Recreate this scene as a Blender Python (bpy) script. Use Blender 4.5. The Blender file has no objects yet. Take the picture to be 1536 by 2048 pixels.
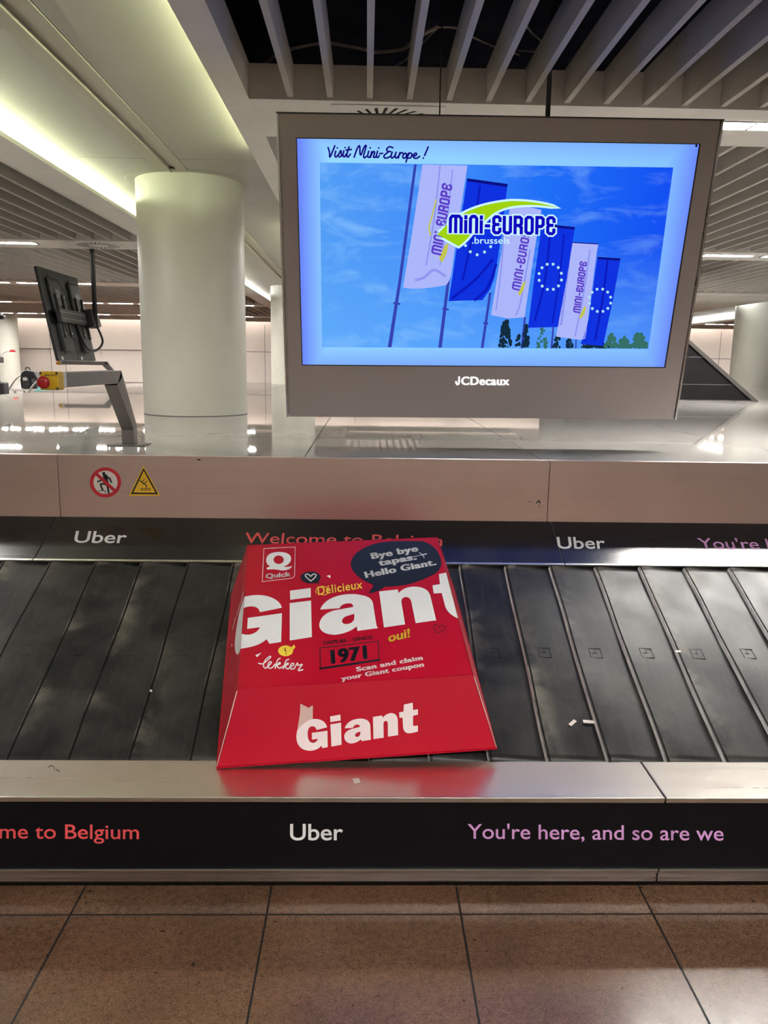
import bpy, bmesh, math, random
from mathutils import Vector as V, Matrix
random.seed(7)
SC = bpy.context.scene
COL = SC.collection
R = math.radians

# ------------------------------------------------------------------ camera
CAM_H = 1.69
PITCH, YAW, ROLL = R(10.625), R(1.365), R(0.8435)
FPX = 1600.0                      # focal length in pixels of the 1536 x 2048 frame
fw = V((math.sin(YAW)*math.cos(PITCH), math.cos(YAW)*math.cos(PITCH), -math.sin(PITCH)))
rt0 = V((math.cos(YAW), -math.sin(YAW), 0)); up0 = rt0.cross(fw)
rt = rt0*math.cos(ROLL) + up0*math.sin(ROLL)
up = -rt0*math.sin(ROLL) + up0*math.cos(ROLL)
CP = V((0, 0, CAM_H))
cam = bpy.data.cameras.new('camera'); cam.sensor_fit = 'VERTICAL'; cam.sensor_height = 36
cam.sensor_width = 27; cam.lens = FPX/2048*36; cam.clip_start = .05; cam.clip_end = 200
co = bpy.data.objects.new('camera', cam); COL.objects.link(co)
m = Matrix((rt, up, -fw)).transposed().to_4x4(); m.translation = CP; co.matrix_world = m
SC.camera = co

# ------------------------------------------------------------------ light levels, world, exposure
LAMP = 172.0        # recessed ceiling lights
COVE = 48.0        # yellow-green tubes of the near light coves
COVE2 = 25.0       # white tubes further away
SCREEN = 1.0
vs = SC.view_settings
vs.view_transform = 'Standard'; vs.look = 'None'; vs.exposure = 0.0; vs.gamma = 1.0; vs.use_curve_mapping = False
w = bpy.data.worlds.new('world'); SC.world = w; w.use_nodes = True
w.node_tree.nodes['Background'].inputs[0].default_value = (.6, .65, .8, 1)
w.node_tree.nodes['Background'].inputs[1].default_value = .02

# ------------------------------------------------------------------ measuring helpers
def ray(x, y): return rt*((x-768)/FPX) - up*((y-1024)/FPX) + fw
def on(x, y, P, N):
    d = ray(x, y); return CP + d*(N.dot(P-CP)/N.dot(d))
def atZ(x, y, z): return on(x, y, V((0, 0, z)), V((0, 0, 1)))
def atY(x, y, Y): return on(x, y, V((0, Y, 0)), V((0, 1, 0)))

# ------------------------------------------------------------------ materials
def nt(name):
    m = bpy.data.materials.new(name); m.use_nodes = True
    t = m.node_tree; b = t.nodes['Principled BSDF']
    return m, t, b
def setb(b, **k):
    for n, v in k.items():
        n = n.replace('_', ' ')
        if n in b.inputs: b.inputs[n].default_value = v
def node(t, kind, **k):
    n = t.nodes.new(kind)
    for a, v in k.items():
        if a.startswith('i'): n.inputs[int(a[1:])].default_value = v
        else: setattr(n, a, v)
    return n
def coords(t, scale=(1, 1, 1)):
    c = node(t, 'ShaderNodeTexCoord'); mp = node(t, 'ShaderNodeMapping')
    mp.inputs['Scale'].default_value = scale
    t.links.new(c.outputs['Object'], mp.inputs['Vector']); return mp.outputs[0]
def noise(t, vec, scale, detail=4, rough=.55, dist=0):
    n = node(t, 'ShaderNodeTexNoise'); n.inputs['Scale'].default_value = scale
    n.inputs['Detail'].default_value = detail; n.inputs['Roughness'].default_value = rough
    n.inputs['Distortion'].default_value = dist
    t.links.new(vec, n.inputs['Vector']); return n.outputs['Fac']
def ramp(t, fac, stops):
    r = node(t, 'ShaderNodeValToRGB'); e = r.color_ramp.elements
    while len(e) < len(stops): e.new(.5)
    for q, (p, c) in zip(e, stops):
        q.position = p; q.color = c if len(c) == 4 else (*c, 1)
    t.links.new(fac, r.inputs[0]); return r.outputs[0]
def maprange(t, fac, a, b, c, d):
    r = node(t, 'ShaderNodeMapRange', i1=a, i2=b, i3=c, i4=d); t.links.new(fac, r.inputs[0]); return r.outputs[0]
def math_(t, op, a, b=None):
    n = node(t, 'ShaderNodeMath', operation=op)
    for i, v in enumerate((a, b)):
        if v is None: continue
        if isinstance(v, (int, float)): n.inputs[i].default_value = v
        else: t.links.new(v, n.inputs[i])
    return n.outputs[0]
def mixc(t, fac, a, b, blend='MIX'):
    n = node(t, 'ShaderNodeMix', data_type='RGBA', blend_type=blend)
    for s, v in ((n.inputs[0], fac), (n.inputs[6], a), (n.inputs[7], b)):
        if isinstance(v, (int, float)): s.default_value = v
        elif isinstance(v, tuple): s.default_value = (*v[:3], 1)
        else: t.links.new(v, s)
    return n.outputs[2]
def bump(t, b, h, strength=.2, dist=.01):
    n = node(t, 'ShaderNodeBump'); n.inputs['Strength'].default_value = strength
    n.inputs['Distance'].default_value = dist
    t.links.new(h, n.inputs['Height']); t.links.new(n.outputs[0], b.inputs['Normal'])

def paint(name, col, rough=.5, metal=0, var=.06, scale=6, coat=0, spec=.5):
    """painted or plain surface with a faint uneven tone"""
    m, t, b = nt(name); setb(b, Roughness=rough, Metallic=metal, Coat_Weight=coat, Specular_IOR_Level=spec)
    f = noise(t, coords(t), scale, 5)
    c = tuple(col)
    t.links.new(ramp(t, f, [(.3, tuple(x*(1-var) for x in c)), (.7, tuple(min(1, x*(1+var)) for x in c))]), b.inputs['Base Color'])
    t.links.new(maprange(t, f, .3, .7, rough*.85, rough*1.15), b.inputs['Roughness'])
    return m
def glow(name, col, s):
    m, t, b = nt(name); setb(b, Base_Color=(0, 0, 0, 1), Roughness=.6, Specular_IOR_Level=.1)
    setb(b, Emission_Color=(*col, 1), Emission_Strength=s); return m
def brushed(name, col, rough, aniso, stretch, var=.12, metal=1.0, streak=.25, scratch=False):
    """steel brushed along X: streaks in tone and gloss, highlights drawn out across the grain"""
    m, t, b = nt(name); setb(b, Metallic=metal, Roughness=rough, Anisotropic=aniso)
    if aniso:
        tg = node(t, 'ShaderNodeCombineXYZ', i0=1., i1=.03, i2=.02); t.links.new(tg.outputs[0], b.inputs['Tangent'])
    f = noise(t, coords(t, (.10, stretch, stretch)), 3, 4, .7)
    f2 = noise(t, coords(t), 3.0, 3)
    c = mixc(t, f, tuple(x*(1-var) for x in col), tuple(min(1, x*(1+var)) for x in col))
    c = mixc(t, maprange(t, f2, .35, .7, 0, .35), c, tuple(x*.72 for x in col))
    t.links.new(c, b.inputs['Base Color'])
    rr = maprange(t, f, .3, .7, rough*(1-streak), rough*(1+streak))
    if scratch:
        h = noise(t, coords(t, (1, 1.6, 1)), 42, 4, .7)
        rr = math_(t, 'ADD', rr, maprange(t, h, .55, .7, 0, .10)); bump(t, b, h, .07, .002)
    t.links.new(rr, b.inputs['Roughness'])
    return m

def floor_mat():
    m, t, b = nt('brown granite tiles')
    tc = node(t, 'ShaderNodeTexCoord'); sp = node(t, 'ShaderNodeSeparateXYZ'); t.links.new(tc.outputs['Object'], sp.inputs[0])
    P = .604
    u = math_(t, 'DIVIDE', math_(t, 'ADD', sp.outputs[0], .293 + P*40), P)
    v = math_(t, 'DIVIDE', math_(t, 'ADD', sp.outputs[1], -2.215 + P*40), P)
    def joint(a):
        d = math_(t, 'ABSOLUTE', math_(t, 'SUBTRACT', math_(t, 'FRACT', a), .5))
        return math_(t, 'GREATER_THAN', d, .5 - .0055)
    jt = math_(t, 'MAXIMUM', joint(u), joint(v))
    cell = node(t, 'ShaderNodeCombineXYZ')
    t.links.new(math_(t, 'FLOOR', u), cell.inputs[0]); t.links.new(math_(t, 'FLOOR', v), cell.inputs[1])
    wn = node(t, 'ShaderNodeTexWhiteNoise', noise_dimensions='3D'); t.links.new(cell.outputs[0], wn.inputs['Vector'])
    o = coords(t)
    big = noise(t, o, 3.2, 4); fine = noise(t, o, 170, 3, .6); mid = noise(t, o, 48, 4, .65); pits = noise(t, o, 60, 3, .6, .6)
    c = ramp(t, big, [(.3, (.082, .045, .027)), (.52, (.112, .061, .036)), (.75, (.150, .087, .052))])
    g = maprange(t, math_(t, 'ADD', fine, math_(t, 'MULTIPLY', mid, .6)), .55, 1.05, .35, 1.75)
    gm = node(t, 'ShaderNodeVectorMath', operation='SCALE'); t.links.new(c, gm.inputs[0]); t.links.new(g, gm.inputs['Scale']); c = gm.outputs[0]
    c = mixc(t, math_(t, 'MULTIPLY', wn.outputs['Value'], .25), c, (.135, .062, .036))
    c = mixc(t, maprange(t, pits, .67, .72, 0, .9), c, (.012, .009, .008))
    c = mixc(t, jt, c, (.010, .008, .007))
    t.links.new(c, b.inputs['Base Color'])
    rr = math_(t, 'ADD', maprange(t, noise(t, o, 18, 3), .3, .7, .17, .27), math_(t, 'MULTIPLY', jt, .4))
    t.links.new(rr, b.inputs['Roughness'])
    b.inputs['Specular IOR Level'].default_value = .42
    bump(t, b, math_(t, 'SUBTRACT', math_(t, 'MULTIPLY', fine, .12), jt), .12, .003)
    return m
def rubber_mat():
    m, t, b = nt('worn black rubber')
    o = coords(t)
    a = noise(t, o, 5, 5, .6, .4); s = noise(t, coords(t, (9, 1.2, 1.2)), 6, 5, .65); f = noise(t, o, 60, 4, .7)
    at = node(t, 'ShaderNodeAttribute', attribute_name='wear')
    wear = math_(t, 'MULTIPLY', at.outputs['Fac'], maprange(t, a, .44, .62, 0, 1))
    c = mixc(t, maprange(t, a, .35, .75, 0, 1), (.012, .012, .0125), (.042, .041, .037))
    c = mixc(t, maprange(t, s, .5, .75, 0, .4), c, (.055, .053, .047))
    c = mixc(t, math_(t, 'MULTIPLY', wear, .8), c, (.22, .20, .155))
    t.links.new(c, b.inputs['Base Color'])
    t.links.new(maprange(t, math_(t, 'ADD', a, math_(t, 'MULTIPLY', f, .4)),   .5, .95, .29, .44), b.inputs['Roughness'])
    b.inputs['Specular IOR Level'].default_value = .27
    bump(t, b, f, .03, .002)
    return m
def column_mat():
    m, t, b = nt('off white column paint'); o = coords(t)
    st = noise(t, coords(t, (5, 5, 9)), 1.3, 6, .7, .5); g = noise(t, o, 2.2, 4)
    c = ramp(t, g, [(.3, (.63, .615, .54)), (.7, (.70, .685, .605))])
    c = mixc(t, maprange(t, st, .70, .76, 0, .45), c, (.25, .23, .20))
    t.links.new(c, b.inputs['Base Color']); setb(b, Roughness=.38); return m
def sky_mat():
    """the picture of a blue sky with thin clouds that the screen is showing"""
    m, t, b = nt('screen picture sky'); setb(b, Base_Color=(0, 0, 0, 1), Roughness=.5, Specular_IOR_Level=.1)
    tc = node(t, 'ShaderNodeTexCoord'); sp = node(t, 'ShaderNodeSeparateXYZ'); t.links.new(tc.outputs['Object'], sp.inputs[0])
    x = maprange(t, sp.outputs[0], -.87, .87, 0, 1); z = maprange(t, sp.outputs[2], .4, 1.25, 0, 1)
    left = ramp(t, x, [(0, (.085, .34, .92)), (.35, (.05, .26, .95)), (.62, (.012, .16, .93)), (1, (.004, .075, .88))])
    low = mixc(t, maprange(t, z, .0, .6, .6, 0), left, (.13, .44, .99))
    n = noise(t, coords(t, (1.6, 1, 4.5)), 2.2, 5, .6, .6)
    k = math_(t, 'MULTIPLY', maprange(t, n, .50, .72, 0, .6), maprange(t, x, .2, 1, 1, .45))
    c = mixc(t, k, low, (.26, .56, 1.0))
    t.links.new(c, b.inputs['Emission Color']); b.inputs['Emission Strength'].default_value = SCREEN; return m
def border_mat():
    m, t, b = nt('screen pale blue page'); setb(b, Base_Color=(0, 0, 0, 1), Roughness=.5, Specular_IOR_Level=.1)
    tc = node(t, 'ShaderNodeTexCoord'); sp = node(t, 'ShaderNodeSeparateXYZ'); t.links.new(tc.outputs['Object'], sp.inputs[0])
    ax = math_(t, 'ABSOLUTE', sp.outputs[0]); e = maprange(t, ax, .82, .97, 0, 1)
    az = math_(t, 'ABSOLUTE', math_(t, 'SUBTRACT', sp.outputs[2], .835)); e2 = maprange(t, az, .44, .54, 0, .55)
    right = maprange(t, sp.outputs[0], -.9, .9, 0, .55)
    c = mixc(t, right, (.31, .70, 1.0), (.18, .42, .98))
    c = mixc(t, math_(t, 'MAXIMUM', e, e2), c, (.15, .25, .98))
    t.links.new(c, b.inputs['Emission Color']); b.inputs['Emission Strength'].default_value = SCREEN; return m

M = dict(
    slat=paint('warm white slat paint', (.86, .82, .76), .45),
    soffit=paint('white soffit paint', (.86, .83, .77), .45, scale=3),
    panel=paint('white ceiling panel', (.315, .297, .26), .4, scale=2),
    band=paint('beige ceiling channel', (.40, .37, .30), .5),
    void=paint('dark ceiling void', (.0016, .0018, .006), .9, spec=.05),
    column=column_mat(),
    deck=paint('polished pale deck', (.50, .48, .455), .025, var=.06, scale=2.5, spec=.30),
    gap=paint('dark joint', (.03, .03, .03), .6),
    bandsteel=brushed('brushed steel fascia', (.93, .71, .635), .31, .6, 55, .13, streak=.12, metal=.80),
    ledge=brushed('scratched steel ledge', (.76, .735, .67), .30, .3, 6, .05, streak=.12, scratch=True),
    trim=brushed('satin steel trim', (.60, .55, .52), .32, .4, 30),
    steel=brushed('satin steel tube', (.21, .19, .185), .40, 0, 20, metal=.6),
    blackpanel=brushed('brushed black panel', (.012, .012, .014), .20, .75, 90, .3, metal=0.0, streak=.45),
    vinyl=paint('black vinyl panel', (.004, .0035, .005), .38, var=.15, scale=20, spec=.22),
    plinth=paint('black plinth', (.01, .01, .01), .7),
    rubber=rubber_mat(),
    shadeblack=paint('grime in the belt seams', (.006, .006, .006), .7, spec=.1),  # near black painting the shade line beside belt seams; also fills vent slots
    rubberedge=paint('worn and lit rubber edge', (.78, .77, .76), .32, var=.28, scale=11),  # edge faces whitened both as wear and as the light they catch
    floor=floor_mat(),
    wall=paint('pinkish white wall', (.74, .66, .60), .5, scale=1.2, var=.03),
    wallside=paint('plain hall wall', (.45, .40, .36), .6, scale=1),
    red=paint('red printed card', (.47, .002, .020), .38, var=.03, spec=.28),
    cardedge=paint('raw card edge', (.62, .36, .33), .7),
    white=paint('white print', (.80, .80, .80), .5, var=.02),
    pink=paint('pinkish white print', (.85, .72, .72), .5, var=.02),
    ink=paint('black print', (.010, .010, .016), .4, var=.1),
    maroon=paint('dark maroon print', (.10, .004, .012), .5),
    yellow=paint('yellow print', (.85, .60, .05), .5),
    redtext=paint('coral red lettering', (.80, .09, .10), .45),
    lilac=paint('lilac lettering', (.66, .33, .66), .45),
    signred=paint('sign red', (.55, .02, .035), .4),
    signwhite=paint('sign white', (.70, .64, .60), .4),
    signyellow=paint('sign yellow', (.85, .50, .03), .4),
    bezel=paint('taupe grey metal', (.40, .345, .33), .42, metal=.1, scale=1.5, var=.03),
    alu=paint('bright aluminium', (.72, .71, .70), .3, metal=1),
    black=paint('black plastic', (.014, .014, .016), .42, var=.2),
    darkgrey=paint('dark grey plastic', (.028, .029, .031), .45, var=.15),
    midgrey=paint('mid grey plastic', (.14, .14, .14), .4),
    hood=paint('charcoal panel', (.010, .009, .010), .5, var=.1, spec=.12),
    hoodtrim=paint('dark bronze edge', (.055, .05, .046), .4),
    cable=paint('white cable', (.85, .82, .78), .5),
    teal=paint('teal panel', (.16, .42, .40), .45),
    cartwhite=paint('pale cart panel', (.72, .68, .65), .45),
    cartgrey=paint('grey cart tube', (.42, .40, .39), .35, metal=.6),
    estopyellow=paint('emergency yellow', (.72, .44, .015), .42),
    estopred=paint('emergency red', (.42, .008, .015), .35),
    tape=paint('translucent tape', (.62, .42, .38), .3),
    lamp=glow('lamp diffuser', (1, .965, .91), LAMP),
    cove=glow('cove tube', (.90, 1.0, .64), COVE),
    addedtube=glow('added wall tube', (1, .90, .83), 22),
    cove2=glow('white cove tube', (.97, 1.0, .98), COVE2),
    sky=sky_mat(), page=border_mat(),
    logo=glow('lit logo', (1, 1, 1), 1.3),
)
def scr(name, col):   # one colour of the picture that the screen is showing (display colours 0..255)
    lin = tuple(((x/255)/12.92 if x/255 <= .04045 else ((x/255+.055)/1.055)**2.4) for x in col)
    return glow('screen '+name, lin, SCREEN)
M.update(s_navy=scr('navy', (16, 4, 128)), s_blue=scr('logo blue', (12, 4, 190)), s_white=scr('white', (205, 245, 255)),
         s_lime=scr('lime', (160, 212, 10)), s_flagwhite=scr('flag white', (172, 182, 250)), s_flagwhite2=scr('flag white shade', (140, 150, 240)),
         s_flagblue=scr('flag blue', (8, 48, 224)), s_flagblue2=scr('flag blue fold', (4, 22, 190)), s_flagdark=scr('flag hem', (6, 10, 130)),
         s_pole=scr('pole', (52, 66, 178)), s_purple=scr('flag purple', (92, 62, 200)), s_star=scr('star', (176, 226, 235)),
         s_tree=scr('tree dark', (16, 42, 62)), s_leaf=scr('tree green', (52, 110, 100)), s_gold=scr('gold tick', (196, 196, 80)), s_black=scr('black', (4, 2, 40)))

# ------------------------------------------------------------------ building helpers
WO = {}
def tag(o, label=None, cat=None, group=None, kind=None):
    if label: o['label'] = label
    if cat: o['category'] = cat
    if group: o['group'] = group
    if kind: o['kind'] = kind
    return o
def thing(name, loc, label, cat, group=None):
    o = bpy.data.objects.new(name, None); o.empty_display_size = .1; COL.objects.link(o)
    o.location = loc; WO[o] = V(loc); return tag(o, label, cat, group)
def link(name, me, mats, parent=None, origin=None):
    for mm in (mats if isinstance(mats, (list, tuple)) else [mats]): me.materials.append(mm)
    o = bpy.data.objects.new(name, me); COL.objects.link(o)
    if parent is not None:
        o.parent = parent; me.transform(Matrix.Translation(-WO[parent])); WO[o] = WO[parent]
    else:
        org = V(origin) if origin is not None else V((0, 0, 0))
        me.transform(Matrix.Translation(-org)); o.location = org; WO[o] = org
    return o
class MB:
    """collects shapes in world coordinates and links them as one mesh object"""
    def __init__(s): s.bm = bmesh.new()
    def quad(s, *p): s.bm.faces.new([s.bm.verts.new(q) for q in p]); return s
    def box(s, x0, x1, y0, y1, z0, z1):
        v = [s.bm.verts.new(p) for p in ((x0,y0,z0),(x1,y0,z0),(x1,y1,z0),(x0,y1,z0),(x0,y0,z1),(x1,y0,z1),(x1,y1,z1),(x0,y1,z1))]
        for f in ((3,2,1,0),(4,5,6,7),(0,1,5,4),(1,2,6,5),(2,3,7,6),(3,0,4,7)): s.bm.faces.new([v[i] for i in f])
        return s
    def obox(s, c, u, v, n, du, dv, dn):
        """box centred at c with axes u v n and full sizes"""
        c, u, v, n = V(c), V(u).normalized(), V(v).normalized(), V(n).normalized()
        q = [s.bm.verts.new(c+u*(a*du/2)+v*(b*dv/2)+n*(k*dn/2)) for k in (-1,1) for a, b in ((-1,-1),(1,-1),(1,1),(-1,1))]
        for f in ((3,2,1,0),(4,5,6,7),(0,1,5,4),(1,2,6,5),(2,3,7,6),(3,0,4,7)): s.bm.faces.new([q[i] for i in f])
        return s
    def prism(s, pts, off):
        """polygon pts extruded by the vector off"""
        a = [s.bm.verts.new(V(p)) for p in pts]; b = [s.bm.verts.new(V(p)+V(off)) for p in pts]
        s.bm.faces.new(a); s.bm.faces.new(b[::-1]); n = len(a)
        for i in range(n): s.bm.faces.new((a[i], b[i], b[(i+1) % n], a[(i+1) % n]))
        return s
    def cyl(s, p0, p1, r0, r1=None, n=24, cap=True):
        p0, p1 = V(p0), V(p1); r1 = r0 if r1 is None else r1
        d = (p1-p0).normalized(); a = d.orthogonal().normalized(); b = d.cross(a)
        A = [s.bm.verts.new(p0+(a*math.cos(t)+b*math.sin(t))*r0) for t in (2*math.pi*i/n for i in range(n))]
        B = [s.bm.verts.new(p1+(a*math.cos(t)+b*math.sin(t))*r1) for t in (2*math.pi*i/n for i in range(n))]
        for i in range(n): s.bm.faces.new((A[i], A[(i+1) % n], B[(i+1) % n], B[i])).smooth = True
        if cap: s.bm.faces.new(A[::-1]); s.bm.faces.new(B)
        return s
    def tube(s, pts, r, n=10, sub=6, closed=False):
        pts = [V(p) for p in pts]
        if sub > 1:
            q = []
            for i in range(len(pts)-1):
                a, b, c, d = pts[max(i-1, 0)], pts[i], pts[i+1], pts[min(i+2, len(pts)-1)]
                for k in range(sub):
                    t = k/sub
                    q.append(.5*((2*b)+(c-a)*t+(2*a-5*b+4*c-d)*t*t+(3*b-a-3*c+d)*t**3))
            pts = q+[pts[-1]]
        rings = []; prev = None
        for i, p in enumerate(pts):
            d = (pts[min(i+1, len(pts)-1)]-pts[max(i-1, 0)]).normalized()
            a = d.orthogonal().normalized() if prev is None else (prev-d*prev.dot(d)).normalized()
            prev = a; b = d.cross(a)
            rings.append([s.bm.verts.new(p+(a*math.cos(t)+b*math.sin(t))*r) for t in (2*math.pi*k/n for k in range(n))])
        for A, B in zip(rings, rings[1:]):
            for k in range(n): s.bm.faces.new((A[k], A[(k+1) % n], B[(k+1) % n], B[k])).smooth = True
        s.bm.faces.new(rings[0][::-1]); s.bm.faces.new(rings[-1]); return s
    def lathe(s, c, prof, n=48, axis=(0, 0, 1), soft=False):
        """profile of (radius, height) turned about an axis through c"""
        c = V(c); d = V(axis).normalized(); a = d.orthogonal().normalized(); b = d.cross(a); rings = []
        for r, h in prof:
            rings.append([s.bm.verts.new(c+d*h+(a*math.cos(t)+b*math.sin(t))*r) for t in (2*math.pi*i/n for i in range(n))])
        for A, B in zip(rings, rings[1:]):
            if not soft:      # crisp between the steps of the profile, smooth around it
                A = [s.bm.verts.new(v.co) for v in A]; B = [s.bm.verts.new(v.co) for v in B]
            for i in range(n): s.bm.faces.new((A[i], A[(i+1) % n], B[(i+1) % n], B[i])).smooth = True
        s.bm.faces.new(rings[0][::-1]); s.bm.faces.new(rings[-1]); return s
    def build(s, name, mat, parent=None, origin=None, bevel=0, seg=2):
        bmesh.ops.recalc_face_normals(s.bm, faces=s.bm.faces)
        if bevel:
            ed = [e for e in s.bm.edges if len(e.link_faces) == 2 and e.calc_face_angle(0) > .6]
            bmesh.ops.bevel(s.bm, geom=ed, offset=bevel, segments=seg, affect='EDGES', profile=.5, clamp_overlap=True)
        me = bpy.data.meshes.new(name); s.bm.to_mesh(me); s.bm.free()
        return link(name, me, mat, parent, origin)

# flat print, lettering and sign shapes: drawn as outlines in photograph pixels, laid onto a plane of the scene
def path(d, sc=1., ox=0., oy=0., n=9):
    """small M L Q Z outline reader -> list of loops in pixels"""
    tk = d.replace(',', ' ').split(); loops = []; cur = []; i = 0
    num = lambda k: (ox+float(tk[k])/sc, oy+float(tk[k+1])/sc)
    while i < len(tk):
        c = tk[i]; i += 1
        if c == 'M':
            if cur: loops.append(cur)
            cur = [num(i)]; i += 2
        elif c == 'L': cur.append(num(i)); i += 2
        elif c == 'Q':
            p, q, r = cur[-1], num(i), num(i+2); i += 4
            for k in range(1, n+1):
                u = k/n; cur.append(tuple((1-u)**2*p[j]+2*u*(1-u)*q[j]+u*u*r[j] for j in (0, 1)))
    if cur: loops.append(cur)
    return loops
def ell(cx, cy, rx, ry, sc=1., ox=0., oy=0., n=36, rot=0.):
    return [[(ox+(cx+rx*math.cos(a)*math.cos(rot)-ry*math.sin(a)*math.sin(rot))/sc, oy+(cy+rx*math.cos(a)*math.sin(rot)+ry*math.sin(a)*math.cos(rot))/sc) for a in (2*math.pi*k/n for k in range(n))]]
def fill(loops):
    cu = bpy.data.curves.new('outline', 'CURVE'); cu.dimensions = '2D'; cu.fill_mode = 'BOTH'
    for lp in loops:
        s = cu.splines.new('POLY'); s.points.add(len(lp)-1); s.use_cyclic_u = True
        for p, (x, y) in zip(s.points, lp): p.co = (x, y, 0, 1)
    o = bpy.data.objects.new('outline', cu); me = bpy.data.meshes.new_from_object(o)
    g = ([tuple(v.co[:2]) for v in me.vertices], [tuple(f.vertices) for f in me.polygons])
    bpy.data.objects.remove(o); bpy.data.curves.remove(cu); bpy.data.meshes.remove(me); return g
def smooth(pts, n=5):
    q = []
    for i in range(len(pts)-1):
        a, b, c, d = [V(p) for p in (pts[max(i-1, 0)], pts[i], pts[i+1], pts[min(i+2, len(pts)-1)])]
        for k in range(n):
            t = k/n; q.append(tuple(.5*((2*b)+(c-a)*t+(2*a-5*b+4*c-d)*t*t+(3*b-a-3*c+d)*t**3)))
    return q+[tuple(pts[-1])]
def stroke(pts, w, closed=False, caps=True):
    P = [V(p) for p in pts]; n = len(P); vs_ = []; fs = []
    for i in range(n):
        a = P[(i-1) % n] if closed or i else P[0]; c = P[(i+1) % n] if closed or i < n-1 else P[-1]
        d1 = (P[i]-a); d2 = (c-P[i]); d1 = d1.normalized() if d1.length > 1e-6 else d2.normalized(); d2 = d2.normalized() if d2.length > 1e-6 else d1
        n1 = V((-d1.y, d1.x)); n2 = V((-d2.y, d2.x)); mm = n1+n2
        mm = mm.normalized() if mm.length > 1e-3 else n1
        k = min(1/max(mm.dot(n1), .3), 1.6)*w/2
        e = V((0, 0))
        if caps and not closed and i == 0: e = -d2*w*.35
        if caps and not closed and i == n-1: e = d1*w*.35
        vs_ += [tuple(P[i]+mm*k+e), tuple(P[i]-mm*k+e)]
    for i in range(n if closed else n-1):
        j = (i+1) % n; fs.append((2*i, 2*i+1, 2*j+1, 2*j))
    return vs_, fs
def text(body, p0, p1, ptop, off=0., shear=0., bold=0, gap=1.0):
    """lettering whose left baseline end is p0, right end p1 and whose capitals reach ptop above p0 (pixels)"""
    cu = bpy.data.curves.new('lettering', 'FONT'); cu.body = body; cu.offset = off; cu.shear = shear; cu.space_character = gap
    cu.resolution_u = 5
    o = bpy.data.objects.new('lettering', cu); me = bpy.data.meshes.new_from_object(o)
    v = [tuple(q.co[:2]) for q in me.vertices]; f = [tuple(q.vertices) for q in me.polygons]
    bpy.data.objects.remove(o); bpy.data.curves.remove(cu); bpy.data.meshes.remove(me)
    if bold:
        n0 = len(v); v0, f0 = list(v), list(f)
        for dx in (-bold, bold):
            k = len(v); v += [(a+dx, b) for a, b in v0]; f += [tuple(i+k for i in q) for q in f0]
    x0 = min(a for a, b in v); x1 = max(a for a, b in v); H = .69
    U = V(p1)-V(p0); W = V(ptop)-V(p0)
    return [tuple(V(p0)+U*((a-x0)/(x1-x0))+W*(b/H)) for a, b in v], f
def joined(*gs):
    v, f = [], []
    for a, b in gs:
        k = len(v); v += list(a); f += [tuple(i+k for i in q) for q in b]
    return v, f
def decal(name, geo, plane, lift, mat, parent):
    P, N = V(plane[0]), V(plane[1]).normalized()
    if N.dot(CP-P) < 0: N = -N
    P = P+N*lift
    vts = [on(x, y, P, N) for x, y in geo[0]]
    me = bpy.data.meshes.new(name); me.from_pydata([tuple(q) for q in vts], [], geo[1]); me.update()
    bm = bmesh.new(); bm.from_mesh(me)
    for f in bm.faces:
        if f.normal.dot(N) < 0: f.normal_flip()
    bm.to_mesh(me); bm.free()
    return link(name, me, mat, parent)

# ================================================================== THE SETTING
ZC = 3.01            # underside of ceiling strips and cove lips
ZS = 3.023           # underside of the slats
ZP = 3.14            # underside of the smooth panels in the light coffers
YW = 28.95           # back wall
STRIPS = [4.45+5.24*k for k in range(-2, 5)]
SW = .70
def structure(o, label=None): return tag(o, label, None, None, 'structure')

structure(MB().box(-18, 18, -9, YW+.2, -.1, 0).build('floor', M['floor']), 'brown granite tile floor with thin dark joints')
cv = MB().box(-18, 18, -9.2, YW+.2, 3.9, 4.0)
structure(cv.build('ceiling', M['void']), 'dark ceiling void above the slats')
# back wall: upper panel proud of the lower one, doors and joints
wb = MB().box(-18, 18, YW, YW+.2, 0, 3.9)
wb.box(-18, 18, YW-.06, YW, 1.98, ZC-.02)
for x0, x1 in ((-18, -12.6), (-11.1, -10.6), (-6.9, 18)): wb.box(x0, x1, YW-.06, YW, .86, 1.968)
for x0, x1 in ((-18, -12.6), (-11.1, -10.6), (-6.9, 18)): wb.box(x0, x1, YW-.06, YW, 0, .848)
wb.box(-10.6, -10.45, YW-.02, YW, 0, 1.98)
for x in (-9.4, -8.2, -7.0): wb.box(x, x+.03, YW-.015, YW, 0, 1.98)
wj = MB()
for z_ in (1.974, .854): wj.box(-18, 18, YW-.064, YW-.05, z_-.010, z_+.010)
for x_ in (-12.6, -11.1, -10.6, -6.9, -3.6, -.4, 9.5, 12.6): wj.box(x_-.008, x_+.008, YW-.064, YW-.05, .86, ZC-.1)
trim_joints = wj
structure(wb.build('wall_back', M['wall']), 'pinkish white panelled wall at the far end of the hall')
structure(MB().box(-18.2, -18, -9, YW, 0, 3.9).build('wall_left', M['wallside']))
structure(MB().box(18, 18.2, -9, YW, 0, 3.9).build('wall_right', M['wallside']))
structure(MB().box(-18, 18, -9.2, -9, 0, 3.9).build('wall_rear', M['wallside']))

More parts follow.
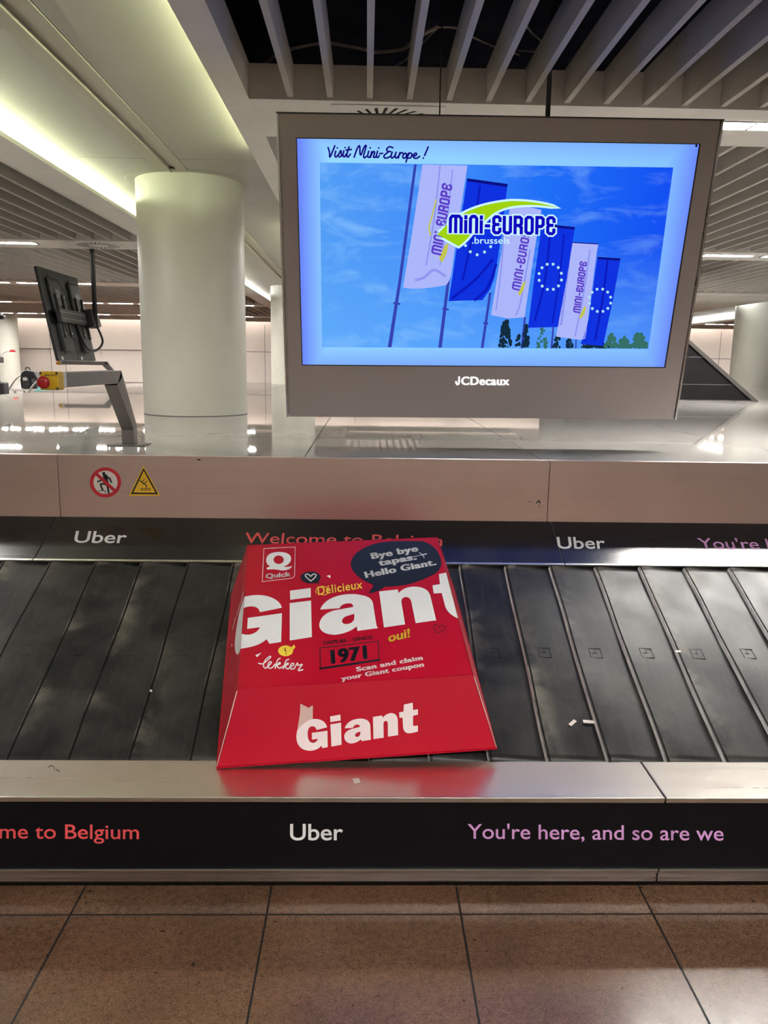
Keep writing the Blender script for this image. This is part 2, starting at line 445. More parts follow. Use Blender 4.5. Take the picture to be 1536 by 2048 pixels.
# transverse ceiling strips with their fascias
XR0, XR1 = -.62, 7.3          # slat field right of the near light cove
XL0, XL1 = -17.9, -2.52       # slat field left of it
n_tr = 0
def trim(mb, mat='soffit', label=None):
    global n_tr
    n_tr += 1
    return structure(mb.build('trim_%d' % n_tr, M[mat]), label)
for y in STRIPS:
    mb = MB().box(XR0+.001, XR1, y, y+SW, ZC, ZC+.17).box(XL0, XL1-.001, y, y+SW, ZC, ZC+.17)
    trim(mb, 'soffit', 'flat white ceiling strip between two fields of slats')
trim(MB().box(-18, 18, YW-.62, YW-.50, ZC-.02, ZC+.16), 'soffit', 'beam shaped to hide added light tubes along the top of the far wall')  # lip shaped to keep the added tubes out of sight
for k in range(10):
    tag(MB().cyl((-16+3.2*k, YW-.42, ZC+.06), (-13+3.2*k, YW-.42, ZC+.06), .02, n=10).build('added_wall_tube', M['addedtube'], origin=(-16+3.2*k, YW-.42, ZC+.06)), 'unseen light tube added to brighten the far wall', 'light', 'added tubes brightening the far wall')  # tubes added out of sight to brighten the far wall
trim(trim_joints, 'midgrey', 'thin dark joints between the panels of the far wall')
# lips and side walls of the near light coffer
trim(MB().box(-.762, -.62, -8.9, YW-.5, ZC, ZC+.02).box(-.64, -.62, -8.9, YW-.5, ZC+.02, ZC+.18), 'soffit', 'white lip of the light cove right of the column row')
trim(MB().box(-2.52, -2.24, -8.9, YW-.5, ZC, ZC+.028).box(-2.52, -2.50, -8.9, YW-.5, ZC+.028, ZC+.18), 'soffit', 'white lip of the bright light cove left of the column row')
# smooth panels of the coffer, in lengths with thin joints, and the centre channel
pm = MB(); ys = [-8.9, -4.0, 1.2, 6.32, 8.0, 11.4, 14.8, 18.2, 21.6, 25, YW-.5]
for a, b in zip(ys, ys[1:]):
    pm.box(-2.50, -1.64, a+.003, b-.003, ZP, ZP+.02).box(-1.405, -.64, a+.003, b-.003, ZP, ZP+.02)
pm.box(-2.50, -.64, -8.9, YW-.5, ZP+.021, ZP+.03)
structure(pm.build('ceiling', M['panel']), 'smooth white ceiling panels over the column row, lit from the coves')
ch = MB()
for x0, x1 in ((-1.634, -1.55), (-1.495, -1.411)): ch.box(x0, x1, -8.9, YW-.5, ZP-.006, ZP+.012)
ch.box(-1.552, -1.546, -8.9, YW-.5, ZP-.014, ZP+.02).box(-1.546, -1.499, -8.9, YW-.5, ZP+.016, ZP+.022)
trim(ch, 'band', 'beige channel along the middle of the smooth ceiling')
# second coffer far right
trim(MB().box(5.0, 8.10, 15.6, YW-.5, ZC-.004, ZC+.02).box(7.3, 8.10, -8.9, 15.6, ZC, ZC+.02).box(7.3, 7.32, -8.9, YW-.5, ZC+.02, ZC+.3), 'soffit', 'flat soffit beside the far right light cove')
trim(MB().box(10.4, 10.65, -8.9, YW-.5, ZC, ZC+.03).box(10.63, 10.65, -8.9, YW-.5, ZC+.03, ZC+.3), 'soffit')
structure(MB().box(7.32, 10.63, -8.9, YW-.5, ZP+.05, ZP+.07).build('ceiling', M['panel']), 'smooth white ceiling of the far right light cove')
trim(MB().box(10.65, 17.9, STRIPS[5], STRIPS[5]+SW, ZC, ZC+.17).box(10.65, 17.9, STRIPS[6], STRIPS[6]+SW, ZC, ZC+.17), 'soffit')

# columns
def column(x, y, r, z0, z1, label):
    mb = MB().lathe((x, y, 0), [(r, z0), (r, z1)], 64)
    return structure(mb.build('column', M['column']), label)
ZD = 1.22            # carousel deck
column(-1.50, 7.14, .443, ZD, ZP, 'thick off-white round column standing on the deck left of the hanging screen')
trim(MB().lathe((-1.5, 7.14, 0), [(.445, ZP-.004), (.515, ZP-.004), (.52, ZP-.002), (.52, ZP+.002), (.445, ZP+.002)], 64), 'panel')
trim(MB().lathe((-1.5, 7.14, 0), [(.446, ZD+.0005), (.446, ZD+.005), (.44, ZD+.005)], 64), 'midgrey')
column(-1.50, 16.62, .443, ZD, ZP, 'off-white round column further down the hall, half behind the hanging screen')
column(8.75, 18.2, .50, 0, ZP+.05, 'off-white round column at the right edge with a dark base ring')
trim(MB().lathe((8.75, 18.2, 0), [(.51, .91), (.51, 1.03), (.50, 1.03)], 48), 'hood')
column(-12.05, 27.4, .46, 0, 3.3, 'pale round column in front of the far wall at the left edge')

# cove tubes (out of sight behind the lips; they light the smooth panels)
def tubes(x, z, mat, y0, y1, label, group, step=1.5, skip=None):
    k = 0; y = y0
    while y < y1:
        if skip and skip[0] < y < skip[1]: y += step; continue
        o = MB().cyl((x, y, z), (x, min(y+step-.06, y1), z), .013, n=10).build('cove_light', M[mat], origin=(x, y, z))
        tag(o, label, 'light', group); y += step
tubes(-2.40, ZC+.06, 'cove', -3, 14.9, 'yellow-green light tube hidden in the left light cove', 'tubes in the left light cove')
tubes(-.69, ZC+.045, 'cove', -3, 11.9, 'yellow-green light tube hidden in the cove right of the column', 'tubes in the right light cove', skip=(5.5, 7.9))
tubes(-2.40, ZC+.06, 'cove2', 15, 28, 'white light tube at the far end of the left light cove', 'white tubes in the left light cove', 3)
tubes(8.25, ZC+.06, 'cove2', 9, 27, 'white light tube added unseen behind the near lip of the far right cove', 'white tubes in the far right cove', 3)  # added unseen to brighten the far right panel and column
tubes(10.48, ZC+.07, 'cove2', 9, 27, 'white light tube in the far right light cove', 'white tubes in the far right cove', 3)

# ceiling slats: one mesh per length, one object per slat in view
def inview(x, y):
    d = V((x, y, ZS))-CP; z = d.dot(fw)
    if z < .1: return False
    px, py = 768+FPX*d.dot(rt)/z, 1024-FPX*d.dot(up)/z
    return -25 < px < 1561 and py > -25
SP, ST, SH = .2044, .03, .165
far = MB()
def slatfield(xs, y0, y1, where, edge):
    base = None; k = 0
    for x in xs:
        if any(inview(x, y0+(y1-y0)*i/24) for i in range(25)):
            k += 1
            if base is None:
                base = MB().box(0, ST, 0, y1-y0, 0, SH).build('ceiling_slat', M['slat']); o = base
            else: o = base.copy(); COL.objects.link(o)
            o.location = (x, y0, ZS)
            tag(o, 'white ceiling slat %s, %d from %s' % (where, k, edge), 'ceiling slat', 'ceiling slats '+where)
        elif -6 < x < 7: far.box(x, x+ST, y0, y1, ZS, ZS+SH)
XRS = [-.422+.0+SP*i for i in range(38)]
XLS = [-2.52-.05-SP*i for i in range(75)]
nm = {0: 'over the near belt and screen', 1: 'in the second bay', 2: 'in the third bay', 3: 'in the fourth bay', 4: 'in the last bay'}
for k in range(-2, 5):
    y0 = STRIPS[k+1]+SW if k+1 < len(STRIPS) else 0
    y1 = STRIPS[k+2] if k+2 < len(STRIPS) else YW-.5
    bay = k
    if y0 < -1: 
        for x in XRS: far.box(x, x+ST, y0, y1, ZS, ZS+SH)
        continue
    b = {-1: 0, 0: 1, 1: 2, 2: 3, 3: 4}.get(k, 4)
    xr = [x for x in XRS if y0 < 15 or x < 4.9]
    slatfield(xr, y0, y1, nm[b]+' right of the column', 'the light cove')
    slatfield(XLS, y0, y1, nm[b]+' left of the column', 'the bright cove')
    if b in (3,): slatfield([10.7+SP*i for i in range(28)], y0, y1, 'far right beyond the second cove', 'that cove')
structure(far.build('ceiling', M['slat']), 'ceiling slats outside the picture')

# recessed lights in the strips
LL, LW = .62, .15
def light_proto():
    t = thing('ceiling_light', (0, 0, 0), 'recessed white ceiling light', 'ceiling light')
    fr = MB()
    fr.box(-LL/2, LL/2, -LW/2, -LW/2+.006, -.006, 0).box(-LL/2, LL/2, LW/2-.006, LW/2, -.006, 0)
    for i in range(4):
        x = -LL/2+i*(LL-.014)/3; fr.box(x, x+.014, -LW/2, LW/2, -.008, 0)
    fr.build('frame', M['midgrey'], t)
    MB().box(-LL/2+.004, LL/2-.004, -LW/2+.004, LW/2-.004, -.003, -.001).build('diffuser', M['lamp'], t)
    return t
lp = light_proto(); used = False
def dup(root, loc):
    r = root.copy(); COL.objects.link(r); r.location = loc; WO[r] = V(loc)
    for ch_ in root.children:
        c = ch_.copy(); COL.objects.link(c); c.parent = r
    return r
def put_light(x, y, label, group):
    global used
    if not used: o = lp; used = True; o.location = (x, y, ZC-.0005)
    else: o = dup(lp, (x, y, ZC-.0005))
    tag(o, label, 'ceiling light', group)
rowname = {2: 'first', 3: 'second', 4: 'third', 5: 'fourth', 6: 'fifth'}
DIFF = []
for i, y in enumerate(STRIPS):
    yc = y+.27
    if i == 0: xs = [-4.4+2.2*k for k in range(5)]
    elif i == 1: xs = [-4.4, -3.4, -.2, .55, 1.3, 2.05, 2.8, 3.55]
    elif i == 2: xs = [2.22, 2.88, 3.54, 4.2, -3.3, -4.0]
    elif i == 3: xs = [-4.22, -5.6, -6.3] + [3.6+.73*k for k in range(5)] + [.4, 1.1]
    else: xs = [-3.1-.74*k for k in range(13) if (k*7+i) % 6] + ([1.0+.74*k for k in range(7)] if i == 4 else [10.95+.74*k for k in range(6)])  # third row right: lamps unseen behind the screen, extras added to brighten the column
    cl = cr = 0
    for x in xs:
        if inview(x, yc) or inview(x+LL/2, yc):
            if x < -1.5:
                cl += 1; lb = 'white ceiling light %d from the bright cove in the %s row left' % (cl, rowname[i])
            else:
                cr += 1; lb = 'white ceiling light %d from the column in the %s row right' % (cr, rowname[i])
            put_light(x, yc, lb, 'ceiling lights in the %s row' % rowname[i])
        else: put_light(x, yc, 'recessed white ceiling light outside the picture', 'ceiling lights outside the picture')

# round air diffusers in square plates
def diffuser(x, y, label, w=.60):
    t = thing('air_diffuser', (x, y, ZC-.006), label, 'air vent', 'round ceiling air vents')
    MB().box(x-w/2, x+w/2, y-w/2+.02, y+w/2-.02, ZC-.005, ZC-.001).build('face_plate', M['soffit'], t)
    sl = MB(); n = 28
    for k in range(n):
        a = 2*math.pi*k/n; r0, r1 = .125, .245
        d = V((math.cos(a), math.sin(a), 0)); q = V((-d.y, d.x, 0))
        c = V((x, y, ZC-.0055)); tw = q*.045
        p = [c+d*r0-q*.008, c+d*r0+q*.008, c+d*r1+tw+q*.010, c+d*r1+tw-q*.010]
        sl.quad(*p)
    sl.build('slot', M['shadeblack'], t)
    MB().lathe((x, y, ZC-.0085), [(.02, 0), (.11, 0), (.115, .002), (.115, .003)], 32).build('centre_disc', M['soffit'], t)
diffuser(.10, STRIPS[2]+.33, 'square air vent with black radial slots above the hanging screen')
diffuser(-3.22, STRIPS[3]+.36, 'square air vent with radial slots in the ceiling left of the column')

# loose white cables in the dark void above the near slats
def void_pts(pts, sc, ox, oy, z): return [atZ(ox+x/sc, oy+y/sc, z) for x, y in pts]
c1 = void_pts([(150,440),(215,385),(300,305),(385,270),(540,238),(610,237),(800,272),(860,287),(1000,270),(1045,240),(1130,180),(1190,150)], 2.743, 440, 0, 3.34)
tag(MB().tube(c1, .009).build('cable', M['cable'], origin=c1[0]), 'thick white cable sagging across the dark gaps between the near slats', 'cable')
c2 = void_pts([(885,405),(960,365),(1030,318),(1120,225),(1190,155)], 2.743, 440, 0, 3.36)
tag(MB().tube(c2, .006).build('cable', M['cable'], origin=c2[0]), 'thin white cable rising to the suspension wire over the screen', 'cable')
c3 = void_pts([(1195,150),(1300,155),(1390,205),(1510,258),(1640,300)], 2.743, 440, 0, 3.38)
tag(MB().tube(c3, .005).build('cable', M['cable'], origin=c3[0]), 'thin white cable running right from the suspension wire', 'cable')
c4 = void_pts([(180,120),(235,185),(285,235),(255,283),(150,278)], 2.763, 980, 0, 3.4)
tag(MB().tube(c4, .005).build('cable', M['cable'], origin=c4[0]), 'small loop of white cable between the slats above the screen rod', 'cable')

# ================================================================== THE CAROUSEL
car = thing('baggage_carousel', (0, 2.31, 0), 'steel baggage carousel with black rubber plate belt and pale deck', 'baggage carousel')
X0, X1 = -4.2, 6.0
YF = 2.31; ZL = .348
ledge_back = atZ(768, 1521.5, ZL); YB = ledge_back.y
SL = R(23.846)
bs = V((0, math.cos(SL), math.sin(SL))); bn = V((0, -math.sin(SL), math.cos(SL)))   # belt: up the slope, out of it
B0 = V((0, YB+.004, ZL-.016))
btop = on(768, 1130, B0, bn); LB = (btop-B0).dot(bs)
SL2 = R(25.46)
ps = V((0, math.cos(SL2), math.sin(SL2))); pn = V((0, -math.sin(SL2), math.cos(SL2)))
P0 = btop+V((0, 0, .012)); P0.x = 0
ptop = on(768, 1039, P0, pn); LP = (ptop-P0).dot(ps)
YBAND = ptop.y; ZB0 = ptop.z
xj = atZ(1304, 1556, ZL).x          # joint in the ledge and its trims
# plinth, kick strips, front panels, ledge
MB().box(X0, X1, YF+.05, YF+.09, 0, .2).build('plinth', M['plinth'], car)
for a, b in ((X0, xj), (xj, X1)):
    MB().box(a+.002, b-.002, YF+.004, YF+.02, .043, .0785).build('kick_strip', M['trim'], car, bevel=.002)
    MB().box(a+.002, b-.002, YF-.006, YF+.02, .080, .0935).build('kick_strip', M['trim'], car, bevel=.002)
    MB().box(a+.0022, b-.0022, YF-.012, YB, ZL-.018, ZL).build('ledge_plate', M['ledge'], car, bevel=.0035, seg=3)
front = MB().box(X0, X1, YF, YF+.02, .094, ZL-.0185).build('front_panel', M['vinyl'], car)
# belt bed and the rubber plates, each lapping over the one on its left
MB().prism([(X0, YB+.001, .1), (X0, YB+.001, ZL-.045), tuple(V((X0, 0, 0))+V((0, (B0+bs*LB).y, (B0+bs*LB).z-.03))), (X0, (B0+bs*LB).y, .1)], (X1-X0, 0, 0)).build('belt_bed', M['plinth'], car)
PITCH_B = .2055; XS0 = .637
def plate(k):
    x0 = XS0+PITCH_B*k; UUS = [0, .022, .056]+[.056+(k/11)**1.3*.944 for k in range(1, 12)]; nx, ns = len(UUS)-1, 30; ov = .012
    rnd = random.Random(k*13+5); ph = rnd.random()*6; amp = .0014+rnd.random()*.0016
    bm = bmesh.new(); wl = bm.verts.layers.float.new('wear')
    def hgt(u, s):      # u 0..1 across, s 0..1 along
        e = .017*(1-u)**1.15
        return e+.001+amp*math.sin(5*s+ph)*math.sin(3.1*u+1)+.0012*math.sin(17*s+ph*2)*(1-u)
    g = []
    for i in range(nx+1):
        uu = UUS[i]; row = []
        for j in range(ns+1):
            s = j/ns
            dx = 0.004*math.sin(9*s+ph)*(1-uu)*.5
            top = LB-.006-.05*max(0, .22-uu)**1.3*2.2-.012*max(0, uu-.9)*4
            L_ = top*s
            if s == 1: L_ = top
            h = hgt(uu, s)
            p = V((x0+dx+uu*(PITCH_B+ov), 0, 0))+B0+bs*L_+bn*h
            v = bm.verts.new(p); v[wl] = max(0, 1-uu/.38)**1.2*(.45+.55*math.sin(3+s*4+ph)); row.append(v)
        g.append(row)
    for i in range(nx):
        for j in range(ns):
            q = bm.faces.new((g[i][j], g[i+1][j], g[i+1][j+1], g[i][j+1])); q.smooth = True
            if i == 1: q.material_index = 2  # flat strip by the raised edge, coloured dark as the seam's shade
    low = [bm.verts.new(v.co-bn*.0145-V((.0035, 0, 0))) for v in g[0]]; hi = [bm.verts.new(v.co) for v in g[0]]
    for j in range(ns): bm.faces.new((low[j], hi[j], hi[j+1], low[j+1])).material_index = 1
    for jj in (0, ns):
        lo = [bm.verts.new(g[i][jj].co-bn*.010) for i in range(nx+1)]
        for i in range(nx): bm.faces.new((g[i][jj], g[i+1][jj], lo[i+1], lo[i]))
    bmesh.ops.recalc_face_normals(bm, faces=bm.faces)
    me = bpy.data.meshes.new('rubber_plate'); bm.to_mesh(me); bm.free()
    o = link('rubber_plate', me, [M['rubber'], M['rubberedge'], M['shadeblack']], car)
    # moulded mark: a small sunk frame near the middle of the plate
    mk = MB(); c = V((x0+.085, 0, 0))+B0+bs*(LB*.485)
    sl = V((1, 0, 0))-bn*.06
    for du, dv, a, b in ((0, .026, .05, .003), (0, -.026, .05, .003), (.024, 0, .003, .052), (-.024, 0, .003, .052), (-.006, 0, .02, .003), (.0, .008, .003, .016)):
        uu = (.085+du)/(PITCH_B+ov); h = hgt(uu, .485)+.0006
        mk.obox(c+V((du, 0, 0))+bs*dv+bn*h, (1, 0, -.02), bs, bn, a, b, .0016)
    mk.build('moulded_mark', M['rubber'], o)
for k in range(-15, 12): plate(k)
# sloping black inner panels with steel lower edge
xa = atY(92, 1075, (P0+ps*LP*.5).y).x; xb = atY(1115, 1086, (P0+ps*LP*.5).y).x
cuts = [X0, xa, xb, xb+(xb-xa), X1]
inner = []
for a, b in zip(cuts, cuts[1:]):
    c = P0+ps*(LP/2)-pn*.01+V(((a+b)/2, 0, 0))
    o = MB().obox(c, (1, 0, 0), ps, pn, b-a-.005, LP, .02).build('inner_panel', M['blackpanel'], car, bevel=.0012); inner.append(o)
    c = P0-ps*.008+pn*.001+V(((a+b)/2, 0, 0))
    MB().obox(c, (1, 0, 0), ps, pn, b-a-.004, .013, .012).build('edge_strip', M['ledge'], car, bevel=.002)
    c = P0+ps*(LP/2)-pn*.015+V((b, 0, 0))
    if b < X1: MB().obox(c, (1, 0, 0), ps, pn, .03, LP, .018).build('joint_strip', M['midgrey'], car)
# steel fascia under the deck
ja = atY(118, 970, YBAND).x; jb = atY(1097, 980, YBAND).x
ftop = atY(768, 917, YBAND).z
fcuts = [X0, ja, jb, jb+(jb-ja), X1]; fas = []
for a, b in zip(fcuts, fcuts[1:]):
    fas.append(MB().box(a+.0012, b-.0012, YBAND-.004, YBAND+.03, ZB0-.002, ftop).build('steel_fascia', M['bandsteel'], car, bevel=.002))
# deck: square panels with fine joints, rimmed front, far corners rounded off
outline = [(-4.56, YBAND), (10.4, YBAND), (10.4, 14.6), (7.6, 17.25), (-2.6, 17.25), (-3.9, 16.6), (-4.56, 15.0)]
def clip(poly, ax, val, keep):
    out = []
    for i in range(len(poly)):
        p, q = poly[i], poly[(i+1) % len(poly)]
        a, b = (p[ax]-val)*keep, (q[ax]-val)*keep
        if a >= 0: out.append(p)
        if a*b < 0:
            t = a/(a-b); out.append((p[0]+(q[0]-p[0])*t, p[1]+(q[1]-p[1])*t))
    return out
body = MB().prism([(x, y+(.05 if i < 2 else 0), 0) for i, (x, y) in enumerate(outline)], (0, 0, ZD-.022)).build('deck_body', M['trim'], car)
MB().prism([(x, y+(.012 if i < 2 else 0), ZD-.0215) for i, (x, y) in enumerate(outline)], (0, 0, .012)).build('deck_tray', M['gap'], car)
gx = [-4.6, -2.79, -1.60, -.305, .885, 2.29, 3.48, 4.67, 5.86, 7.05, 8.24, 9.43, 10.5]
gy = [YBAND+.055, 4.93, 8.62, 12.2, 15.0, 17.4]
rim = outline
MB().prism([(X, Y, ZD-.018) for X, Y in clip(outline, 1, YBAND+.052, -1)], (0, 0, .018)).build('deck_rim', M['deck'], car, bevel=.006, seg=3)
for a, b in zip(gx, gx[1:]):
    for c, d in zip(gy, gy[1:]):
        p = outline
        for ax, val, keep in ((0, a+.0028, 1), (0, b-.0028, -1), (1, c+.003, 1), (1, d-.003, -1)): p = clip(p, ax, val, keep) if p else p
        if len(p) > 2: MB().prism([(x, y, ZD-.009) for x, y in p], (0, 0, .009)).build('deck_panel', M['deck'], car)

# printed words on the black panels
PF = (V((0, YF, 0)), V((0, -1, 0)))
decal('lettering', text('Uber', (580, 1680), (686, 1680), (580, 1648), .012), PF, .0006, M['white'], front)
decal('lettering', text("You're here, and so are we", (935, 1677), (1447, 1681), (935, 1648), .006), PF, .0006, M['lilac'], front)
decal('lettering', text('Welcome to Belgium', (-136, 1676), (278, 1678), (-136, 1647.5), .006), PF, .0006, M['redtext'], front)
PI = (P0, pn)
decal('lettering', text('Uber', (147, 1085), (251, 1086), (152, 1062), .012), PI, .0006, M['white'], inner[1])
decal('lettering', text('Welcome to Belgium', (489, 1086), (884, 1092), (491, 1065), .006), PI, .0006, M['redtext'], inner[1])
decal('lettering', text('Uber', (1116, 1097), (1211, 1097), (1113, 1074), .012), PI, .0006, M['white'], inner[2])
decal('lettering', text("You're here, and so are we", (1400, 1097), (1890, 1102), (1393, 1076), .006), PI, .0006, M['lilac'], inner[2])

# warning stickers on the fascia
PB = (V((0, YBAND-.004, 0)), V((0, -1, 0)))
S8 = dict(sc=8.533, ox=160, oy=920)
def p8(pts): return [(160+x/8.533, 920+y/8.533) for x, y in pts]
st = decal('prohibition_sticker', fill(ell(435, 382, 266, 258, **S8)), PB, .0005, M['signred'], fas[1])
tag(st, 'round red and white no stepping sticker')
decal('white_disc', fill(ell(435, 382, 206, 200, **S8)), PB, .0010, M['signwhite'], st) if False else None
def sub(name, geo, lift, mat): return decal(name, geo, PB, lift, mat, fas[1])
sub('sticker_face', fill(ell(435, 382, 206, 200, **S8)), .0009, M['signwhite'])
sub('walker_figure', joined(fill(ell(405, 230, 28, 27, **S8)), stroke(p8([(428, 275), (440, 330), (455, 405)]), 8.5), stroke(p8([(455, 285), (508, 315), (535, 378)]), 3.4),
    stroke(p8([(400, 340), (350, 350), (300, 370)]), 3.2), stroke(p8([(440, 400), (352, 412), (365, 465), (387, 508)]), 3.6), stroke(p8([(462, 420), (478, 490), (490, 562)]), 3.8),
    stroke(p8([(320, 525), (434, 525), (434, 570)]), 1.3)), .0012, M['ink'])
sub('slash', stroke(p8([(262, 222), (605, 535)]), 6.4), .0015, M['signred'])
tr = sub('warning_sticker', fill(path('M 1085 92 L 1368 612 L 828 612 Z', **S8)), .0005, M['signyellow'])
tag(tr, 'yellow triangle slipping hazard sticker')
sub('black_border', stroke(p8([(1087, 158), (1312, 572), (888, 568)]), 4.0, closed=True), .0009, M['ink'])
sub('falling_figure', joined(stroke(p8([(1022, 350), (1080, 402), (1125, 417), (1137, 472)]), 2.0), stroke(p8([(1062, 372), (1102, 330)]), 1.6), stroke(p8([(1090, 392), (1152, 360)]), 1.5),
    stroke(p8([(1042, 490), (1195, 488), (1200, 512), (1045, 515)]), 1.2, closed=True)), .0009, M['ink'])

# small dirt and litter
def scrap(name, x, y, w, h, rot, mat, label, cat, plane):
    P, N = V(plane[0]), V(plane[1]); c = on(x, y, P, N)
    u = V((1, 0, 0)); v = N.cross(u).normalized(); a = R(rot)
    u, v = u*math.cos(a)+v*math.sin(a), v*math.cos(a)-u*math.sin(a)
    o = MB().obox(c+N*.0012, u, v, N, w, h, .0012).build(name, M[mat], origin=c); tag(o, label, cat)
PBelt = (B0+bn*.0085, bn)
scrap('tape_scrap', 1145, 1446, .034, .013, 42, 'signwhite', 'small crooked scrap of white tape on the belt right of the red box', 'tape scrap', PBelt)
scrap('tape_scrap', 1179, 1444, .046, .014, -4, 'signwhite', 'small straight strip of white tape lying across a belt edge', 'tape scrap', PBelt)
scrap('paper_scrap', 1356, 1303, .024, .010, 0, 'signwhite', 'tiny pale paper scrap higher up on the right of the belt', 'paper scrap', (B0+bn*.016, bn))
scrap('paper_scrap', 302, 1382, .008, .010, 25, 'white', 'tiny white crumb on a belt seam left of the red box', 'paper scrap', (B0+bn*.018, bn))
scrap('tape_scrap', 713, 1562, .022, .028, 12, 'signwhite', 'small shiny scrap of clear tape on the steel ledge below the red box', 'tape scrap', (V((0, 0, ZL)), V((0, 0, 1))))
dk = joined(stroke(p8([]) or [(97, 1534), (103, 1531), (108, 1534)], 1.6), stroke([(108, 1536), (110, 1541)], 1.2), stroke([(113, 1539), (119, 1543)], 1.8))
decal('dirt_mark', dk, (V((0, 0, ZL)), V((0, 0, 1))), .0004, M['ink'], car)
decal('dirt_mark', joined(stroke([(1073, 1006), (1078, 1001), (1080, 1006)], 2.4), stroke([(1056, 1003), (1066, 1004)], .8), stroke([(1078, 1010), (1079, 1014)], 1)), PB, .0004, M['ink'], fas[1])
decal('dirt_mark', joined(stroke([(395, 919), (400, 920)], 2.5)), PB, .0004, M['ink'], fas[1])

# ================================================================== THE RED BOX
bp = B0+bn*.041
HB = .20
base = [on(x, y, bp, bn) for x, y in ((432.3, 1538), (994.3, 1499.5))]
BLp = on(462, 1189, bp, bn); base += [base[1]+(BLp-base[0]), BLp]
tp = bp+bn*HB
e1 = (base[1]-base[0]).normalized(); e2 = (base[3]-base[0]); e2 = (e2-e1*e2.dot(e1)).normalized()
t0 = on(475, 1378.5, tp, bn)
top = [t0, t0+e1*.808, t0+e1*.814+e2*.806, t0-e1*.002+e2*.822]
top[3] = t0+e2*.812; top[2] = t0+e1*.808+e2*.812
base[2] = base[1]+e2*(base[3]-base[0]).dot(e2); base[3] = base[0]+e2*(base[3]-base[0]).dot(e2)
ctr = sum(base, V((0, 0, 0)))/4
bx = thing('cardboard_box', tuple(ctr), 'big red printed cardboard food box with sloping sides lying on the belt', 'cardboard box')
def boxpanel(name, pts, t=.005):
    pts = [V(p) for p in pts]; n = (pts[1]-pts[0]).cross(pts[3]-pts[0]).normalized()
    if n.dot(pts[0]-(ctr+bn*.08)) < 0: n = -n
    mb = MB(); bm = mb.bm
    inw = -(n-bn*n.dot(bn)).normalized() if abs(n.dot(bn)) < .9 else -n   # thickness lies within the foot of each side
    mb.prism(pts, inw*t)
    return mb.build(name, M['red'], bx, bevel=.0008, seg=1), (pts[0], n)
fr_, PLF = boxpanel('front_panel', [base[0], base[1], top[1], top[0]])
lf_, PLL = boxpanel('side_panel', [base[3], base[0], top[0], top[3]])
rg_, PLR = boxpanel('side_panel', [base[1], base[2], top[2], top[1]])
bk_, PLB = boxpanel('back_panel', [base[2], base[3], top[3], top[2]])
tpn, PLT = boxpanel('lid', [top[0], top[1], top[2], top[3]])
MB().prism([q+bn*.002 for q in base], bn*.004).build('base_panel', M['red'], bx)
for a, b in ((base[0], top[0]), (base[1], top[1])):   # raw card along the front corners
    d = (b-a); MB().tube([a+d*.03, b-d*.02], .0022, n=6, sub=1).build('card_edge', M['cardedge'], bx)
def T(name, geo, mat, lift=.0005): return decal(name, geo, PLT, lift, M[mat], tpn)
A1 = dict(sc=6.144, ox=450, oy=1130); A2 = dict(sc=6.144, ox=680, oy=1130); A3 = dict(sc=5.486, ox=570, oy=1390)
A4 = dict(sc=7.68, ox=490, oy=1080); A5 = dict(sc=6.98, ox=690, oy=1075); A6 = dict(sc=5.297, ox=490, oy=1260)
def pp(A, pts): return [(A['ox']+x/A['sc'], A['oy']+y/A['sc']) for x, y in pts]
big = joined(
    fill(path('M 241 388 Q 430 345 560 395 Q 680 440 698 525 L 428 580 Q 415 510 330 508 Q 270 508 231 530', **A1)),
    fill(path('M 206 845 Q 270 865 330 848 Q 400 825 428 765 L 272 785 L 280 650 L 700 592 L 690 945 L 545 968 L 510 912 Q 430 985 290 1012 L 192 1030', **A1)),
    fill(path('M 798 315 L 1053 282 L 1055 395 L 802 428', **A1)), fill(path('M 795 468 L 1057 435 L 1068 885 L 796 928', **A1)),
    fill(path('M 1168 547 Q 1220 420 1400 375 Q 1560 340 1680 370 Q 1800 390 1818 470 L 1853 690 Q 1860 760 1883 775 L 1628 810 L 1618 755 Q 1520 840 1350 858 Q 1160 850 1158 735 Q 1170 610 1330 560 L 1575 515 Q 1575 460 1500 472 Q 1430 480 1405 533 '
              'M 1438 690 Q 1440 640 1520 620 L 1588 600 Q 1595 650 1580 680 Q 1550 725 1490 725 Q 1440 725 1438 690', **A1)),
    fill(path('M 480 325 L 710 300 L 720 345 Q 790 265 920 265 Q 1080 270 1110 380 L 1182 680 L 930 715 L 880 470 Q 865 385 800 395 Q 750 405 755 460 L 800 730 L 540 768', **A2)),
    fill(path('M 1215 110 L 1304 93 L 1450 655 Q 1310 600 1285 480 L 1250 345 L 1153 350 L 1135 250 L 1228 235', **A2)))
T('lettering', big, 'white')
decal('lettering', fill(path('M 238 392 L 229 530 L 204 845 L 190 1030 Q 175 1080 150 1104 Q 118 1080 120 960 Q 140 700 200 500', **A1)), PLL, .0005, M['white'], lf_)
for q_, w_ in (([(225, 330), (205, 420), (175, 520), (145, 620)], .9), ([(130, 640), (110, 720), (92, 790)], 1.0), ([(85, 975), (82, 995)], 2.2)): decal('small_print', stroke(pp(A1, q_), w_), PLL, .0005, M['pink'], lf_)
